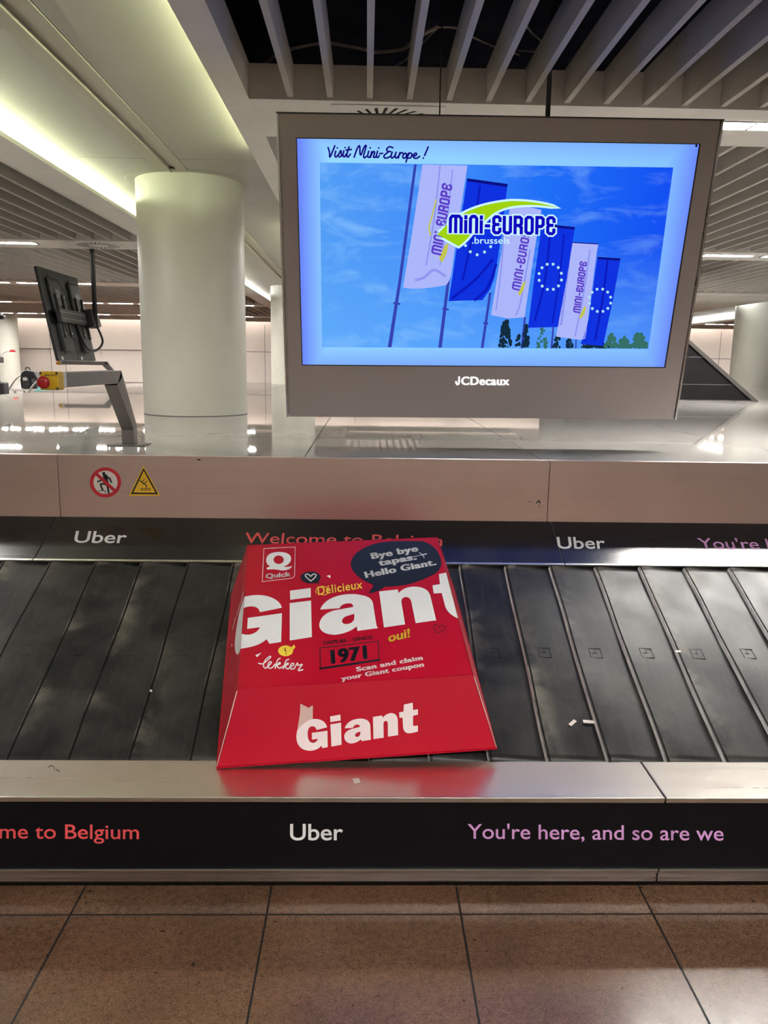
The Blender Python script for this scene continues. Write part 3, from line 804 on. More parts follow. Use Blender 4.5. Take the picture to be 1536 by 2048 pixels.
decal('lettering', joined(
    fill(path('M 462 355 Q 440 265 330 262 Q 125 270 125 460 Q 130 610 280 612 Q 360 605 400 555 L 410 582 L 468 572 L 466 392 L 295 415 L 296 490 L 360 480 Q 345 525 305 525 Q 250 520 248 430 Q 248 345 300 343 Q 340 345 345 385', **A3)),
    fill(path('M 495 235 L 608 215 L 610 280 L 498 298', **A3)), fill(path('M 498 322 L 615 303 L 620 545 L 510 566', **A3)),
    fill(path('M 655 365 Q 690 262 830 258 Q 935 262 937 350 L 942 490 L 840 507 L 836 485 Q 780 532 720 532 Q 650 520 650 450 Q 655 395 740 370 L 822 350 Q 820 320 785 325 Q 755 330 745 362 '
              'M 768 440 Q 775 410 828 402 Q 828 455 795 460 Q 768 460 768 440', **A3)),
    fill(path('M 965 240 L 1065 225 L 1072 250 Q 1110 200 1170 198 Q 1240 205 1238 300 L 1242 440 L 1130 458 L 1128 310 Q 1125 280 1100 285 Q 1082 290 1080 320 L 1082 468 L 970 484', **A3)),
    fill(path('M 1305 105 L 1400 85 L 1405 165 L 1458 155 L 1458 215 L 1405 228 L 1405 340 L 1458 335 L 1458 400 Q 1380 425 1340 418 Q 1295 400 1295 340 L 1290 248 L 1255 250 L 1252 190 L 1300 182', **A3))),
    PLF, .0005, M['pink'], fr_)
decal('tape_strip', fill(path('M 168 95 L 260 140 L 305 112 L 305 262 Q 200 290 135 390 L 165 200', **A3)), PLF, .0011, M['tape'], fr_)
# logo panel
T('logo_frame', stroke([q for q in path('M 290 130 L 770 108 L 762 540 Q 755 580 700 588 L 265 640', **A4)[0]], 1.1, closed=True), 'pink')
T('logo', joined(fill(path('M 325 310 Q 325 185 530 182 Q 710 190 708 290 Q 700 370 590 410 Q 640 420 725 400 Q 690 470 560 468 Q 440 440 345 455 L 330 430 L 385 405 Q 325 370 325 310', **A4)+ell(517, 303, 78, 66, **A4)),
    text('Quick', (531.7, 1157), (582, 1151.8), (531, 1148), .024, 0, .02, 1.06)), 'white')
T('speech_bubble', joined(fill(ell(1008, 575, 155, 92, **A4)), fill(path('M 1100 630 L 1168 662 L 1040 666', **A4))), 'ink')
heart = smooth(pp(A4, [(1010, 630), (945, 575), (925, 545), (940, 525), (978, 530), (1010, 556), (1040, 528), (1078, 525), (1092, 545), (1070, 580), (1012, 630)]))
T('heart', stroke(heart, 1.9), 'white', .0009)
T('confetti', joined(fill(path('M 1250 552 L 1305 538 L 1314 584', **A4)), fill(path('M 110 265 L 178 240 L 127 288', **A6))), 'white')
T('lettering', text('Délicieux', (636, 1190), (726, 1176), (633, 1174), .012, .1, 0, 1.08), 'yellow')
T('scribble', stroke(smooth(pp(A1, [(1125, 345), (1115, 315), (1150, 275), (1215, 262), (1265, 300), (1262, 345), (1225, 368), (1190, 362)])), 1.5), 'yellow', .0007)
T('speech_bubble', fill(path('M 80 385 Q 80 230 300 130 Q 450 50 800 46 L 1080 50 Q 1290 110 1340 300 Q 1372 430 1250 510 Q 1000 640 790 670 Q 640 690 560 685 Q 450 770 325 782 L 400 665 Q 100 540 80 385', **A5)), 'ink', .0007)
def tx5(body, a, b, c): return text(body, *pp(A5, [a, b, c]), .022, 0, .035, 1.1)
for q_ in (('Bye bye', (375, 299), (1028, 186), (350, 222)), ('tapas.', (478, 396), (1008, 302), (452, 318)), ('Hello Giant.', (288, 563), (1280, 378), (262, 484))): T('lettering', tx5(*q_), 'white', .0011)
T('plane_mark', joined(stroke(pp(A5, [(790, 308), (1085, 240)]), 1.1), stroke(pp(A5, [(1070, 244), (1138, 228)]), 2.0), stroke(pp(A5, [(1035, 210), (1085, 240), (1105, 285)]), 1.3)), 'white', .0015)
T('lettering', text('DEPUIS - SINDS', *pp(A6, [(830, 160), (1355, 92), (828, 122)]), .02, 0, .03, 1.03), 'maroon')
T('lettering', text('1971', *pp(A6, [(912, 355), (1300, 300), (900, 218)]), .022, 0, .04, 1.06), 'ink')
T('year_frame', joined(stroke(pp(A6, [(795, 190), (1412, 118), (1420, 312), (798, 408)]), 1.6, closed=True), stroke(pp(A6, [(795, 410), (1425, 316)]), 4.2)), 'ink')
T('lettering', text('oui!', *pp(A2, [(595, 945), (862, 882), (590, 840)]), .02, 0, .01), 'yellow')
T('heart', stroke(smooth(pp(A2, [(1192, 832), (1152, 765), (1165, 732), (1200, 742), (1218, 765), (1255, 742), (1298, 768), (1250, 812), (1192, 832)])), 1.6), 'maroon')
lek = [[(145,352),(185,358),(235,325),(272,285),(255,283),(215,320),(195,375),(215,405),(240,385),(270,360),(280,340),(262,338),(245,365),(250,400),(285,400),(320,360)],
       [(372,300),(345,320),(320,405)], [(325,385),(365,345),(372,358),(340,375),(365,405),(400,385)], [(465,310),(435,325),(405,410)],
       [(410,390),(450,350),(458,362),(425,382),(450,412),(480,395)], [(475,390),(510,375),(515,355),(495,355),(480,385),(490,415),(525,405)], [(525,405),(555,350),(565,375),(605,365),(570,415),(570,430),(612,420)]]
T('lettering', joined(*[stroke(smooth(pp(A6, s)), 2.3) for s in lek]), 'white')
T('speech_bubble', joined(fill(ell(430, 220, 79, 57, **A6)), fill(path('M 480 190 L 520 155 L 535 180 L 500 225', **A6))), 'yellow')
T('exclamation_mark', joined(stroke(pp(A6, [(422, 195), (432, 228)]), 2.0), stroke(pp(A6, [(434, 248), (436, 252)]), 2.0)), 'ink', .0009)
T('lettering', joined(text('Scan and claim', (713.5, 1343), (846, 1319), (711.5, 1334.5), .02, 0, .035, 1.1), text('your Giant coupon', (683, 1361.5), (848.5, 1332.5), (681, 1353), .02, 0, .035, 1.1)), 'pink')

# ================================================================== THE HANGING SCREEN
Q = [V((-.439, 4.080, 2.845)), V((1.706, 4.087, 2.857)), V((1.708, 4.396, 1.400)), V((-.437, 4.389, 1.387))]
cq = sum(Q, V((0, 0, 0)))/4
tu = ((Q[1]-Q[0])+(Q[2]-Q[3])).normalized(); tv = ((Q[0]-Q[3])+(Q[1]-Q[2])); tv = (tv-tu*tv.dot(tu)).normalized(); tn = tu.cross(tv).normalized()
if tn.y > 0: tn = -tn
TW, TH = (Q[1]-Q[0]).length, ((Q[0]-Q[3]).length+(Q[1]-Q[2]).length)/2
base_t = cq-tv*TH/2
tv_ = thing('hanging_screen', tuple(V((cq.x, cq.y, 1.39))), 'large tilted advertising screen in a taupe frame hanging over the deck', 'screen')
body = MB().obox(cq-tn*.06, tu, tv, tn, TW-.03, TH-.006, .11).build('housing', M['bezel'], tv_)
fp = MB().obox(cq-tn*.004, tu, tv, tn, TW-.036, TH-.004, .008).build('front_frame', M['bezel'], tv_, bevel=.0015)
for s in (-1, 1):
    MB().obox(cq+tu*(s*(TW/2-.005))-tn*.03, tu, tv, tn, .010, TH, .065).build('edge_trim', M['alu'], tv_, bevel=.001)
MB().obox(cq+tv*(TH/2-.002)-tn*.03, tu, tv, tn, TW, .006, .07).build('edge_trim', M['darkgrey'], tv_)
PT = (cq, tn)
def S(name, geo, lift, mat, parent=None): return decal(name, geo, PT, lift, M[mat], parent or screen)
decal('screen_gasket', fill([[(591.9, 275.3), (1401.3, 287.2), (1331, 736), (603.3, 731)]]), PT, .0006, M['ink'], fp)
screen = decal('screen_panel', fill([[(593.9, 277.1), (1398.1, 288.9), (1328.3, 734), (605.1, 729.1)]]), PT, .0010, M['page'], tv_)
S('picture', fill([[(639.5, 325), (1346.5, 335), (1297, 698), (644, 694.3)]]), .0014, 'sky')
VS = [[(362,290),(372,322),(375,355),(398,305),(408,278)], [(415,315),(408,345),(418,355),(430,340)], [(424,292),(426,294)], [(432,345),(448,312),(452,330),(453,348),(436,355)], [(470,312),(464,345),(474,354),(486,335)], [(478,290),(480,292)],
      [(506,285),(490,340),(498,355),(515,335)], [(485,308),(522,303)], [(540,357),(562,295),(578,280),(580,330),(588,338),(608,288),(622,280),(605,345),(612,360),(624,350)], [(640,315),(632,348),(642,358),(652,345)], [(649,292),(651,294)],
      [(660,318),(652,358)], [(655,345),(672,318),(680,326),(672,353),(682,358),(692,345)], [(700,315),(692,350),(702,358),(712,345)], [(707,292),(709,294)], [(714,332),(735,330)],
      [(805,292),(782,285),(763,300),(768,315),(790,318)], [(775,319),(745,345),(750,362),(775,358),(794,345)], [(800,322),(792,350),(800,362),(818,345),(826,322)], [(826,322),(820,350),(828,362),(842,350)],
      [(852,325),(842,362)], [(845,345),(862,325),(874,330)], [(890,328),(873,345),(876,362),(892,358),(899,338),(889,328)], [(912,328),(894,390)], [(905,350),(920,328),(935,337),(925,360),(906,362)],
      [(945,350),(965,341),(962,328),(948,337),(945,357),(965,364),(988,350)], [(1046,286),(1021,345)], [(1011,361),(1013,364)]]
S('headline', joined(*[stroke(smooth([(550+x/3.413, 210+y/3.413) for x, y in q]), 3.3) for q in VS]), .0014, 's_navy')
S('corner_mark', fill([[(1391, 289), (1395, 289), (1394.5, 294), (1390.5, 294)]]), .0014, 's_black')
# poles, flags and trees of the picture
L1, L2, L3, L4, L5, L6 = .0018, .0022, .0026, .0030, .0034, .0038
for g_ in [fill([[(828, 329), (833.5, 329), (803, 560), (783, 694.5), (775.5, 694.5), (797, 560)]]), fill([[(899, 520), (904.5, 520), (883.5, 695.3), (876.5, 695.3)]]),
   fill([[(978, 585), (983, 585), (967, 696), (961.5, 696)]]), fill([[(1048, 634), (1052, 634), (1046.5, 696.6), (1041, 696.6)]]), fill([[(1105, 652), (1108.5, 652), (1105, 697), (1101, 697)]]), fill([[(1151, 678), (1153.5, 678), (1153, 697), (1150, 697)]]),
   stroke([(788, 606), (799, 608)], 4), stroke([(886, 617.5), (896, 619)], 4), stroke([(968, 646), (975, 647)], 4)]: S('flag_pole', g_, L1, 's_pole')
rt_ = random.Random(3)
def bush(cx_, top_, bot, wid, n):
    g = []
    for i in range(n):
        t = rt_.random(); y = bot-(bot-top_)*t; w_ = wid*(1-.75*t**1.5)
        r = 2+rt_.random()*2.6; x = cx_+(rt_.random()-.5)*w_; y = min(y, bot-r)
        a0 = rt_.random()*3
        g.append(fill([[(x+r*(.6+.5*rt_.random())*math.cos(a0+a), y+r*(.7+.6*rt_.random())*math.sin(a0+a)) for a in (2*math.pi*k/7 for k in range(7))]]))
    return joined(*g)
for g_ in [bush(1011, 640, 696, 26, 90), bush(1037, 668, 696, 10, 10), bush(1052, 650, 696, 14, 46), bush(1114, 672, 697, 18, 20), bush(1138, 678, 697, 18, 18), bush(1195, 686, 697, 70, 70)]: S('tree', g_, L1, 's_tree')
for g_ in [bush(1085, 655, 697, 22, 26), bush(1222, 668, 697, 26, 50), bush(1248, 676, 697, 30, 64), bush(1278, 668, 697.5, 34, 90)]: S('tree', g_, L2, 's_leaf')
for g_ in [fill([[(845, 329), (935, 331), (918, 440), (903, 545), (899, 560), (893, 570), (870, 574), (846, 577), (822, 577.5), (806, 575), (822, 480)]]),
   fill([[(1022, 405), (1083, 420), (1069, 500), (1049, 634.5), (1016, 637), (982, 630), (1000, 520)]]), fill([[(1145.5, 484), (1197, 487), (1193.5, 505), (1171, 677), (1161, 680), (1112, 673), (1133, 560)]])]: S('white_flag', g_, L2, 's_flagwhite')
for g_ in [stroke(smooth([(832, 560), (848, 555), (868, 540), (890, 552)]), 5), stroke(smooth([(880, 332), (868, 440), (852, 530)]), 3), stroke(smooth([(905, 340), (893, 450), (880, 530)]), 2.5),
   stroke(smooth([(1010, 440), (1002, 540), (992, 620)]), 3), stroke(smooth([(1060, 500), (1042, 600), (1032, 630)]), 3), stroke(smooth([(1180, 500), (1165, 600), (1150, 672)]), 3)]: S('flag_fold', g_, L3, 's_flagwhite2')
for g_ in [fill([[(934, 358), (1015, 369), (1003, 470), (989.5, 553), (980.7, 578), (964.6, 600.5), (930, 601), (897, 602.5), (906, 545)]]),
   fill([[(1084, 448), (1150, 454.6), (1141, 510), (1125, 648), (1114, 654), (1056, 655.6), (1068, 560)]]), fill([[(1195, 514), (1241, 517), (1226, 600), (1206, 692), (1161, 688), (1171, 660), (1177, 640)]])]: S('blue_flag', g_, L2, 's_flagblue')
for g_ in [stroke(smooth([(905, 596), (950, 560), (985, 520)]), 5), stroke(smooth([(950, 600), (975, 575), (992, 530)]), 5), stroke(smooth([(960, 372), (945, 470), (925, 560)]), 4), stroke(smooth([(1100, 470), (1090, 560), (1070, 640)]), 4),
   stroke(smooth([(1215, 520), (1205, 600), (1190, 680)]), 4), stroke(smooth([(1128, 470), (1118, 560), (1105, 645)]), 3)]: S('flag_fold', g_, L3, 's_flagblue2')
for g_ in [stroke([(934, 359.5), (1015, 371)], 6, caps=False), stroke([(1084, 450), (1149.5, 456.5)], 5, caps=False), stroke([(1195, 516), (1240.5, 519)], 4.5, caps=False), stroke([(1145.5, 485), (1197, 488)], 2, caps=False)]: S('flag_hem', g_, L3, 's_flagdark')
def star(x, y, r): return fill([[(x+r*math.sin(2*math.pi*k/5), y-r*math.cos(2*math.pi*k/5)) for k in range(5)]])
stars = [star(1100.5+23*math.sin(a), 553.6-26*math.cos(a), 3.3) for a in (2*math.pi*k/12+.25 for k in range(12))]
stars += [star(1200+22*math.sin(a), 600.6-23*math.cos(a), 3.2) for a in (2*math.pi*k/12+.25 for k in range(12)) if not (-.45 > math.sin(a) and False)]
stars += [star(x, y, 3.4) for x, y in ((931, 491), (940.6, 503.5), (954.3, 509.5), (969, 504), (981.3, 493.3))]
for g_ in stars: S('flag_star', g_, L4, 's_star')
# block letters of the park's name
GL = {'m': (.62, [[(0,0),(0,.86),(.1,1),(.5,1),(.62,.86),(.62,0)], [(.31,0),(.31,1)]]), 'n': (.36, [[(0,0),(0,.86),(.1,1),(.26,1),(.36,.86),(.36,0)]]), 'i': (0., [[(0,0),(0,.70)], [(0,.87),(0,1)]]),
      '-': (.18, [[(0,.42),(.18,.42)]]), 'E': (.34, [[(.36,.74),(.36,.9),(.26,1),(.1,1),(0,.9),(0,.62),(.08,.52),(.27,.52)], [(.27,.52),(.08,.52),(0,.42),(0,.1),(.1,0),(.26,0),(.36,.1),(.36,.26)]]),
      'U': (.36, [[(0,1),(0,.1),(.1,0),(.26,0),(.36,.1),(.36,1)]]), 'R': (.36, [[(0,0),(0,1),(.26,1),(.36,.9),(.36,.58),(.27,.48),(0,.48)], [(.2,.48),(.36,.36),(.36,0)]]),
      'O': (.36, [[(.18,0),(.1,0),(0,.1),(0,.9),(.1,1),(.26,1),(.36,.9),(.36,.1),(.26,0),(.18,0)]]), 'P': (.36, [[(0,0),(0,1),(.26,1),(.36,.9),(.36,.55),(.26,.44),(0,.44)]])}
def block(body, p0, p1, ptop, w, gap=.25):
    x = 0; st_ = []
    for c in body:
        a, ss = GL[c]; st_ += [[(x+u, v) for u, v in s] for s in ss]; x += a+gap
    x -= gap; U = V(p1)-V(p0); W = V(ptop)-V(p0)
    return joined(*[stroke([tuple(V(p0)+U*(u/x)+W*v) for u, v in s], w) for s in st_])
for g_ in [block('mini-EUROPE', (881, 509), (903, 372), (864, 505), 4.2), block('mini-EUROPE', (1039, 580), (1062, 452), (1025, 577), 3.6), block('mini-EUROPE', (1159, 625), (1172.5, 526), (1147.5, 623), 3.2)]: S('flag_lettering', g_, L4, 's_purple')
for g_ in [fill([[(878, 516), (890, 490), (898, 486), (893, 508), (884, 526)]]), fill([[(1036, 587), (1046, 566), (1052, 562), (1047, 580), (1040, 592)]]), fill([[(1158, 634), (1168, 614), (1173, 612), (1169, 628), (1161, 638)]]),
   stroke(smooth([(862, 470), (858, 455), (866, 425), (872, 400)]), 3)]: S('flag_tick', g_, L4, 's_gold')
sw = path('M 875 469 L 917 492.5 Q 930 484 944 466 L 974 438 Q 986 424 1010 416 Q 1050 404 1116 415.5 Q 1070 401 1020 402 Q 960 408 925 428 Q 898 442 875 469')[0]
S('logo_outline', joined(stroke(sw, 8.5, closed=True), fill([sw])), L4, 's_white')
S('logo_swoosh', fill([sw]), L5, 's_lime')
S('logo_outline', block('mini-EUROPE', (900.5, 464), (1107, 467.5), (901, 432), 12.5, .27), L5+.0002, 's_white')
S('logo_lettering', block('mini-EUROPE', (900.5, 464), (1107, 467.5), (901, 432), 6.6, .27), L6+.0002, 's_blue')
S('logo_lettering', text('.brussels', (944, 487), (1019, 487.5), (944, 474), .006), L6, 's_white')
decal('maker_lettering', joined(text('CDecaux', (922, 769.5), (1019, 770), (922.5, 753.5), .016, 0, .022, 1.06), stroke([(918.3, 754), (918.2, 764), (917, 768), (914.5, 768.8), (912.3, 766), (912.2, 763.5)], 3.4)), PT, .002, M['logo'], fp)
# rods up into the dark void
for px_, r, z1 in ((1095, .012, 3.6), (879, .0035, 3.5)):
    p = on(px_, 238, cq-tn*.05, tn); p.z -= .02
    MB().cyl((p.x, p.y, p.z), (p.x, p.y, 3.89 if r > .01 else 3.88), r, n=12).build('suspension_rod', M['darkgrey' if r > .01 else 'black'], tv_)
    MB().cyl((p.x, p.y, ZS+.40), (p.x, p.y, ZS+.52), r+.010, n=12).build('rod_coupling', M['darkgrey'], tv_)

# ================================================================== EMERGENCY STOPS ON BENT ARMS
def estop(loc, az, label, text_on):
    """post on the deck, leaning upright, level arm and a yellow stop box; built towards -Y, then turned by az"""
    t = thing('emergency_stop', loc, label, 'emergency stop')
    rot = Matrix.Rotation(az, 4, 'Z'); o = V(loc)
    def W(x, y, z): return o+rot @ V((x, y, z))
    def fin(mb, name, mat, par=t, bevel=.002):
        return mb.build(name, M[mat], par, bevel=bevel)
    u = rot.to_3x3() @ V((1, 0, 0)); f = rot.to_3x3() @ V((0, 1, 0)); k = V((0, 0, 1))
    fin(MB().obox(W(0, 0, .003), u, f, k, .20, .15, .005), 'base_plate', 'steel')
    wd = .033
    def sect(pts):
        mb = MB(); mb.prism([W(-wd, y, z) for y, z in pts], u*2*wd); return mb
    fin(sect([(-.034, .005), (.034, .005), (.034, .106), (-.034, .086)]), 'post', 'steel')
    fin(sect([(-.034, .087), (.034, .107), (-.205, .406), (-.285, .334)]), 'leaning_upright', 'steel')
    fin(sect([(-.205, .407), (-.195, .372), (-.262, .342), (-.98, .344), (-.98, .407)]), 'arm', 'steel')
    fin(MB().obox(W(0, -1.0, .375), u, f, k, .072, .03, .066), 'arm_collar', 'alu')
    bx_ = fin(MB().obox(W(-.005, -1.04, .374), u, f, k, .080, .06, .076), 'stop_box', 'estopyellow', bevel=.006)
    c = W(-.020, -1.071, .368)
    fin(MB().lathe(c, [(.022, 0), (.022, .006), (.018, .008), (.018, .012)], 32, -f), 'button_collar', 'estopyellow', bx_, 0)
    fin(MB().lathe(c-f*.012, [(.014, 0), (.024, .004), (.0255, .009), (.024, .016), (.019, .020), (.008, .022), (.001, .0222)], 36, -f, True), 'push_button', 'estopred', bx_, 0)
    for dx, dz in ((-.038, .031), (.028, .031), (.028, -.031)):
        fin(MB().lathe(W(dx, -1.070, .374+dz), [(.005, 0), (.005, .003), (.004, .0035)], 14, -f), 'screw', 'darkgrey', bx_, 0)
    return t, bx_, c, u, f
base_e = V((-1.300, 4.43, ZD))
es, esb, ec, eu, ef = estop(tuple(base_e), 0, 'emergency stop with red button in yellow box on a near bent steel arm', True)
PE = (ec+ef*.0005, -ef)
decal('lettering', text('EMERGENCY', (89, 752), (115, 752.5), (89, 748.5), .01), PE, .0006, M['ink'], esb)
estop((-4.35, 14.4, ZD), R(-90), 'small distant emergency stop on a bent arm beyond the near one', False)

# ================================================================== BLACK FEED HOOD ON THE DECK
h0 = atZ(1515, 803, ZD); YH = atZ(1400, 801.5, ZD).y
h1 = atY(1375, 677, YH)
def hp(x, z): return V((x, YH, z))
sl_ = (h1.z-ZD)/(h1.x-h0.x); x2 = h1.x-.45; z2 = ZD+sl_*(x2-h0.x)
hood = thing('conveyor_hood', (h1.x-.3, YH, ZD), 'black triangular conveyor hood standing on the deck right of the screen', 'conveyor hood')
MB().prism([hp(h0.x-.10, ZD+.002), hp(x2, z2-.09), hp(x2-1.2, z2-.09), hp(x2-1.2, ZD+.002)], (0, 1.6, 0)).build('hood_body', M['hood'], hood)
MB().prism([hp(h0.x, ZD+.002)-V((0, .03, 0)), hp(x2, z2)-V((0, .03, 0)), hp(x2-1.2, z2)-V((0, .03, 0)), hp(x2-1.2, z2-.075)-V((0, .03, 0)), hp(x2+.02, z2-.075)-V((0, .03, 0)), hp(h0.x-.085, ZD+.002)-V((0, .03, 0))], (0, 1.66, 0)).build('hood_edge', M['hoodtrim'], hood, bevel=.004)
for yy, x1_ in ((744, 1476), (687+24, 1430)):
    a = atY(1350, 768 if yy == 744 else 713, YH); b = atY(1472 if yy == 744 else 1408, 770 if yy == 744 else 715, YH)
    MB().obox((a+b)/2-V((.6, .001, 0)), (1, 0, 0), (0, 0, 1), (0, 1, 0), (b-a).length+1.2, .006, .004).build('panel_joint', M['midgrey'], hood)
MB().box(x2-1.2, h0.x-.1, YH-.012, YH-.002, ZD+.001, ZD+.012).build('base_strip', M['alu'], hood)

# ================================================================== PAIR OF MONITORS SEEN FROM BEHIND
az, tl = R(91.84), R(-10.14)
mu = V((math.cos(az), math.sin(az), 0)); hn = V((-math.sin(az), math.cos(az), 0))
mv = (V((0, 0, -1))*math.cos(tl)+hn*math.sin(tl)).normalized()       # downwards along the screens
mc = V((-3.62, 10.0, 2.165)); mw, mh = 1.41, 1.05
mn = mu.cross(mv).normalized()
if mn.x < 0: mn = -mn                                               # out of the backs, towards the column
mon = thing('monitor_pair', tuple(mc), 'two black monitors side by side seen from behind on a ceiling pole', 'monitors')
def mp(a, b, c=0): return mc+mu*a+mv*b+mn*c
for s in (-1, 1):
    cx_ = s*mw/4
    pn_ = MB().obox(mp(cx_, 0, 0), mu, mv, mn, mw/2-.012, mh, .035).build('monitor', M['darkgrey'], mon, bevel=.006)
    MB().obox(mp(cx_, 0, -.0185), mu, mv, mn, mw/2-.03, mh-.03, .002).build('display', M['ink'], pn_)
    MB().obox(mp(cx_+.05*s*0, -.22, .035), mu, mv, mn, .36, .40, .05).build('back_cover', M['black'], pn_, bevel=.02)
    MB().obox(mp(cx_, .25, .04), mu, mv, mn, .34, .34, .065).build('back_cover', M['darkgrey'], pn_, bevel=.02)
    MB().obox(mp(cx_+.02, -.20, .0615), mu, mv, mn, .16, .18, .003).build('rating_plate', M['midgrey'], pn_)
    MB().obox(mp(cx_, -mh/2+.08, .02), mu, mv, mn, .16, .03, .01).build('handle_slot', M['black'], pn_)
    MB().obox(mp(cx_, mh/2-.09, .02), mu, mv, mn, .16, .03, .01).build('handle_slot', M['black'], pn_)
    MB().obox(mp(cx_-.22, mh/2-.03, .02), mu, mv, mn, .05, .035, .006).build('sticker', M['white'], pn_)
    for d in (-.11, .11):
        MB().obox(mp(cx_+d, .02, .07), mu, mv, mn, .045, .50, .035).build('bracket_arm', M['black'], mon, bevel=.004)
        for e in (-.2, .22): MB().lathe(mp(cx_+d, e, .088), [(.012, 0), (.012, .006), (.008, .008)], 12, mn).build('screw', M['alu'], mon)
MB().obox(mp(.10, .03, .115), mu, mv, mn, 1.5, .15, .055).build('rail', M['darkgrey'], mon, bevel=.004)
for e in (-.035, .035): MB().obox(mp(.10, .03+e, .144), mu, mv, mn, 1.5, .012, .006).build('rail_lip', M['midgrey'], mon)
pz = mp(.38, .03, .20)
MB().obox(mp(.38, .03, .17), mu, mv, mn, .22, .22, .10).build('pole_clamp', M['black'], mon, bevel=.006)
MB().cyl((pz.x+.02, pz.y, pz.z-.12), (pz.x+.02, pz.y, 3.88), .030, n=20).build('pole', M['black'], mon)
MB().tube([mp(.38, .13, .22), mp(.40, .32, .24), mp(.30, .42, .17), mp(.12, .40, .12), mp(.05, .20, .09), mp(.02, .05, .09)], .014).build('cable', M['black'], mon)
MB().tube([mp(-.45, .10, .09), mp(-.38, .22, .09), mp(-.2, .30, .10), mp(-.05, .36, .09)], .005).build('cable', M['black'], mon)
MB().tube([mp(-.36, -.40, .06), mp(-.28, -.36, .09), mp(-.14, -.22, .09), mp(-.12, -.05, .09)], .005).build('cable', M['black'], mon)

# ================================================================== TROLLEYS AND LUGGAGE FAR LEFT
def cart(x, y, panel, label):
    t = thing('baggage_cart', (x, y, 0), label, 'baggage cart')
    for s in (-1, 1):
        MB().tube([(x+.02, y+s*.30, .16), (x-.16, y+s*.30, .55), (x+.08, y+s*.30, 1.02), (x+.30, y+s*.30, 1.22), (x+.52, y+s*.30, 1.23)], .022, sub=5).build('side_tube', M['cartgrey'], t)
        MB().cyl((x+.02, y+s*.30, .16), (x+.78, y+s*.26, .16), .02).build('base_tube', M['cartgrey'], t)
        for dx in (.05, .72): MB().cyl((x+dx, y+s*.27-.02, .07), (x+dx, y+s*.27+.02, .07), .07, n=20).build('wheel', M['black'], t)
    MB().cyl((x+.52, y-.30, 1.23), (x+.52, y+.30, 1.23), .024).build('handle', M['black'], t)
    MB().box(x-.02, x+.80, y-.28, y+.28, .17, .19).build('platform', M['cartgrey'], t)
    MB().prism([(x+.02, y-.285, .20), (x+.50, y-.285, .20), (x+.50, y-.285, 1.15), (x+.30, y-.285, 1.12), (x+.02, y-.285, .85)], (0, .02, 0)).build('side_panel', M[panel], t, bevel=.004)
    return t
pa = atY(12, 770, 20.0)
cart(atY(10, 770, 21.0).x, 21.6, 'cartwhite', 'pale baggage cart with grey bent tubes at the left edge')
cart(atY(73, 770, 18.0).x, 17.8, 'teal', 'baggage cart with a teal side panel behind the yellow stop box')
b0 = atY(54, 778, 19.6)
tb = thing('luggage_bench', (b0.x, 19.8, 0), 'low pale bench under the black backpack', 'bench')
MB().box(b0.x-.30, b0.x+.36, 19.5, 20.1, b0.z-.05, b0.z).build('bench_top', M['cartwhite'], tb, bevel=.005)
for dx in (-.26, .32):
    for yy in (19.54, 20.06): MB().box(b0.x+dx-.02, b0.x+dx+.02, yy-.02, yy+.02, 0, b0.z-.05).build('leg', M['cartgrey'], tb)
bpk = thing('backpack', (b0.x+.02, 19.8, b0.z), 'black backpack standing on the pale bench far left', 'backpack')
hx, hy, hz = b0.x+.02, 19.8, b0.z
MB().prism([(hx-.19, 19.66, hz+.001), (hx+.19, 19.66, hz+.001), (hx+.20, 19.66, hz+.28), (hx+.13, 19.66, hz+.42), (hx-.08, 19.66, hz+.45), (hx-.17, 19.66, hz+.38), (hx-.20, 19.66, hz+.2)], (0, .26, 0)).build('bag_body', M['black'], bpk, bevel=.03, seg=3)
MB().prism([(hx-.13, 19.60, hz+.02), (hx+.04, 19.60, hz+.02), (hx+.04, 19.60, hz+.26), (hx-.02, 19.60, hz+.30), (hx-.12, 19.60, hz+.27)], (0, .08, 0)).build('front_pocket', M['darkgrey'], bpk, bevel=.02)
MB().box(hx-.10, hx+.0, 19.592, 19.60, hz+.20, hz+.27).build('reflective_patch', M['cartwhite'], bpk)
MB().box(hx+.08, hx+.16, 19.652, 19.66, hz+.15, hz+.24).build('reflective_patch', M['midgrey'], bpk)
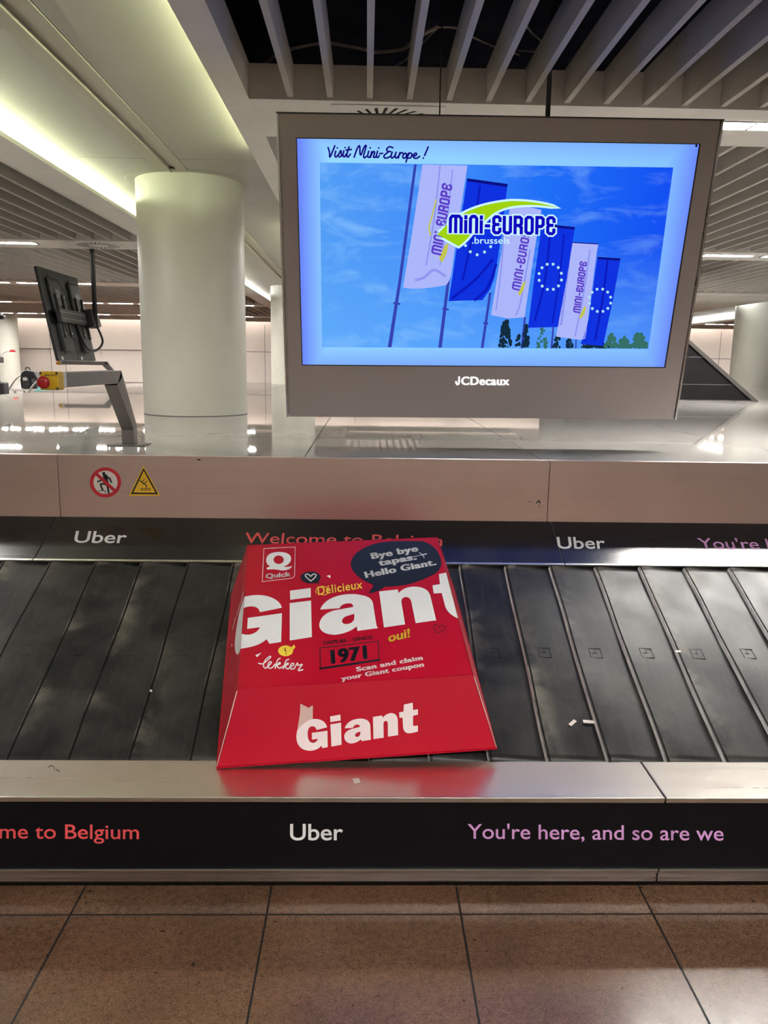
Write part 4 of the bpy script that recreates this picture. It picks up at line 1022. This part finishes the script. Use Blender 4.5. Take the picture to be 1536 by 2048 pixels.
MB().tube([(hx-.10, 19.75, hz+.42), (hx-.07, 19.75, hz+.50), (hx, 19.75, hz+.50), (hx+.03, 19.75, hz+.42)], .014).build('grab_handle', M['black'], bpk)
s0 = atY(1, 765, 20.5)
sc_ = thing('suitcase', (s0.x-.1, 20.6, 0), 'dark grey suitcase cut off by the left edge of the picture', 'suitcase')
MB().box(s0.x-.42, s0.x+.10, 20.45, 20.75, .05, s0.z).build('shell', M['darkgrey'], sc_, bevel=.03)
for dx in (-.34, .02): MB().cyl((s0.x+dx, 20.5, .03), (s0.x+dx, 20.54, .03), .03).build('wheel', M['black'], sc_)
MB().tube([(s0.x-.26, 20.6, s0.z-.02), (s0.x-.26, 20.6, s0.z+.03), (s0.x-.06, 20.6, s0.z+.03), (s0.x-.06, 20.6, s0.z-.02)], .012, sub=3).build('handle', M['black'], sc_)
g0 = atY(3, 709, 21.5); g1 = atY(25, 702.5, 21.5); g2 = atY(-4, 720, 21.5)
gn = thing('signal_post', (g2.x, 21.5, 0), 'grey post with a curved arm and red tip at the left edge', 'signal post')
MB().cyl((g2.x, 21.5, 0), (g2.x, 21.5, g2.z+.05), .03).build('post', M['cartgrey'], gn)
MB().tube([(g2.x, 21.5, g2.z), tuple(g0), tuple((g0+g1)/2+V((0, 0, .035))), tuple(g1)], .014).build('curved_arm', M['cartgrey'], gn)
MB().lathe(g1-V((0, 0, .02)), [(.07, 0), (.08, .02), (.06, .05), (.02, .065)], 20, (0, 0, 1), True).build('red_tip', M['estopred'], gn)
MB().box(g2.x-.05, g2.x+.15, 21.38, 21.5, g2.z-.07, g2.z+.08).build('control_box', M['hoodtrim'], gn, bevel=.01)
cm = atY(3, 635, 25.6); cmr = thing('security_camera', tuple(cm), 'small black dome camera on the ceiling at the left edge', 'camera')
MB().lathe((cm.x, cm.y, cm.z-.06), [(.02, 0), (.09, .02), (.12, .08), (.12, .12)], 24).build('dome', M['black'], cmr)
MB().cyl((cm.x, cm.y, cm.z+.05), (cm.x, cm.y, ZC+.3), .03).build('stem', M['cartwhite'], cmr)
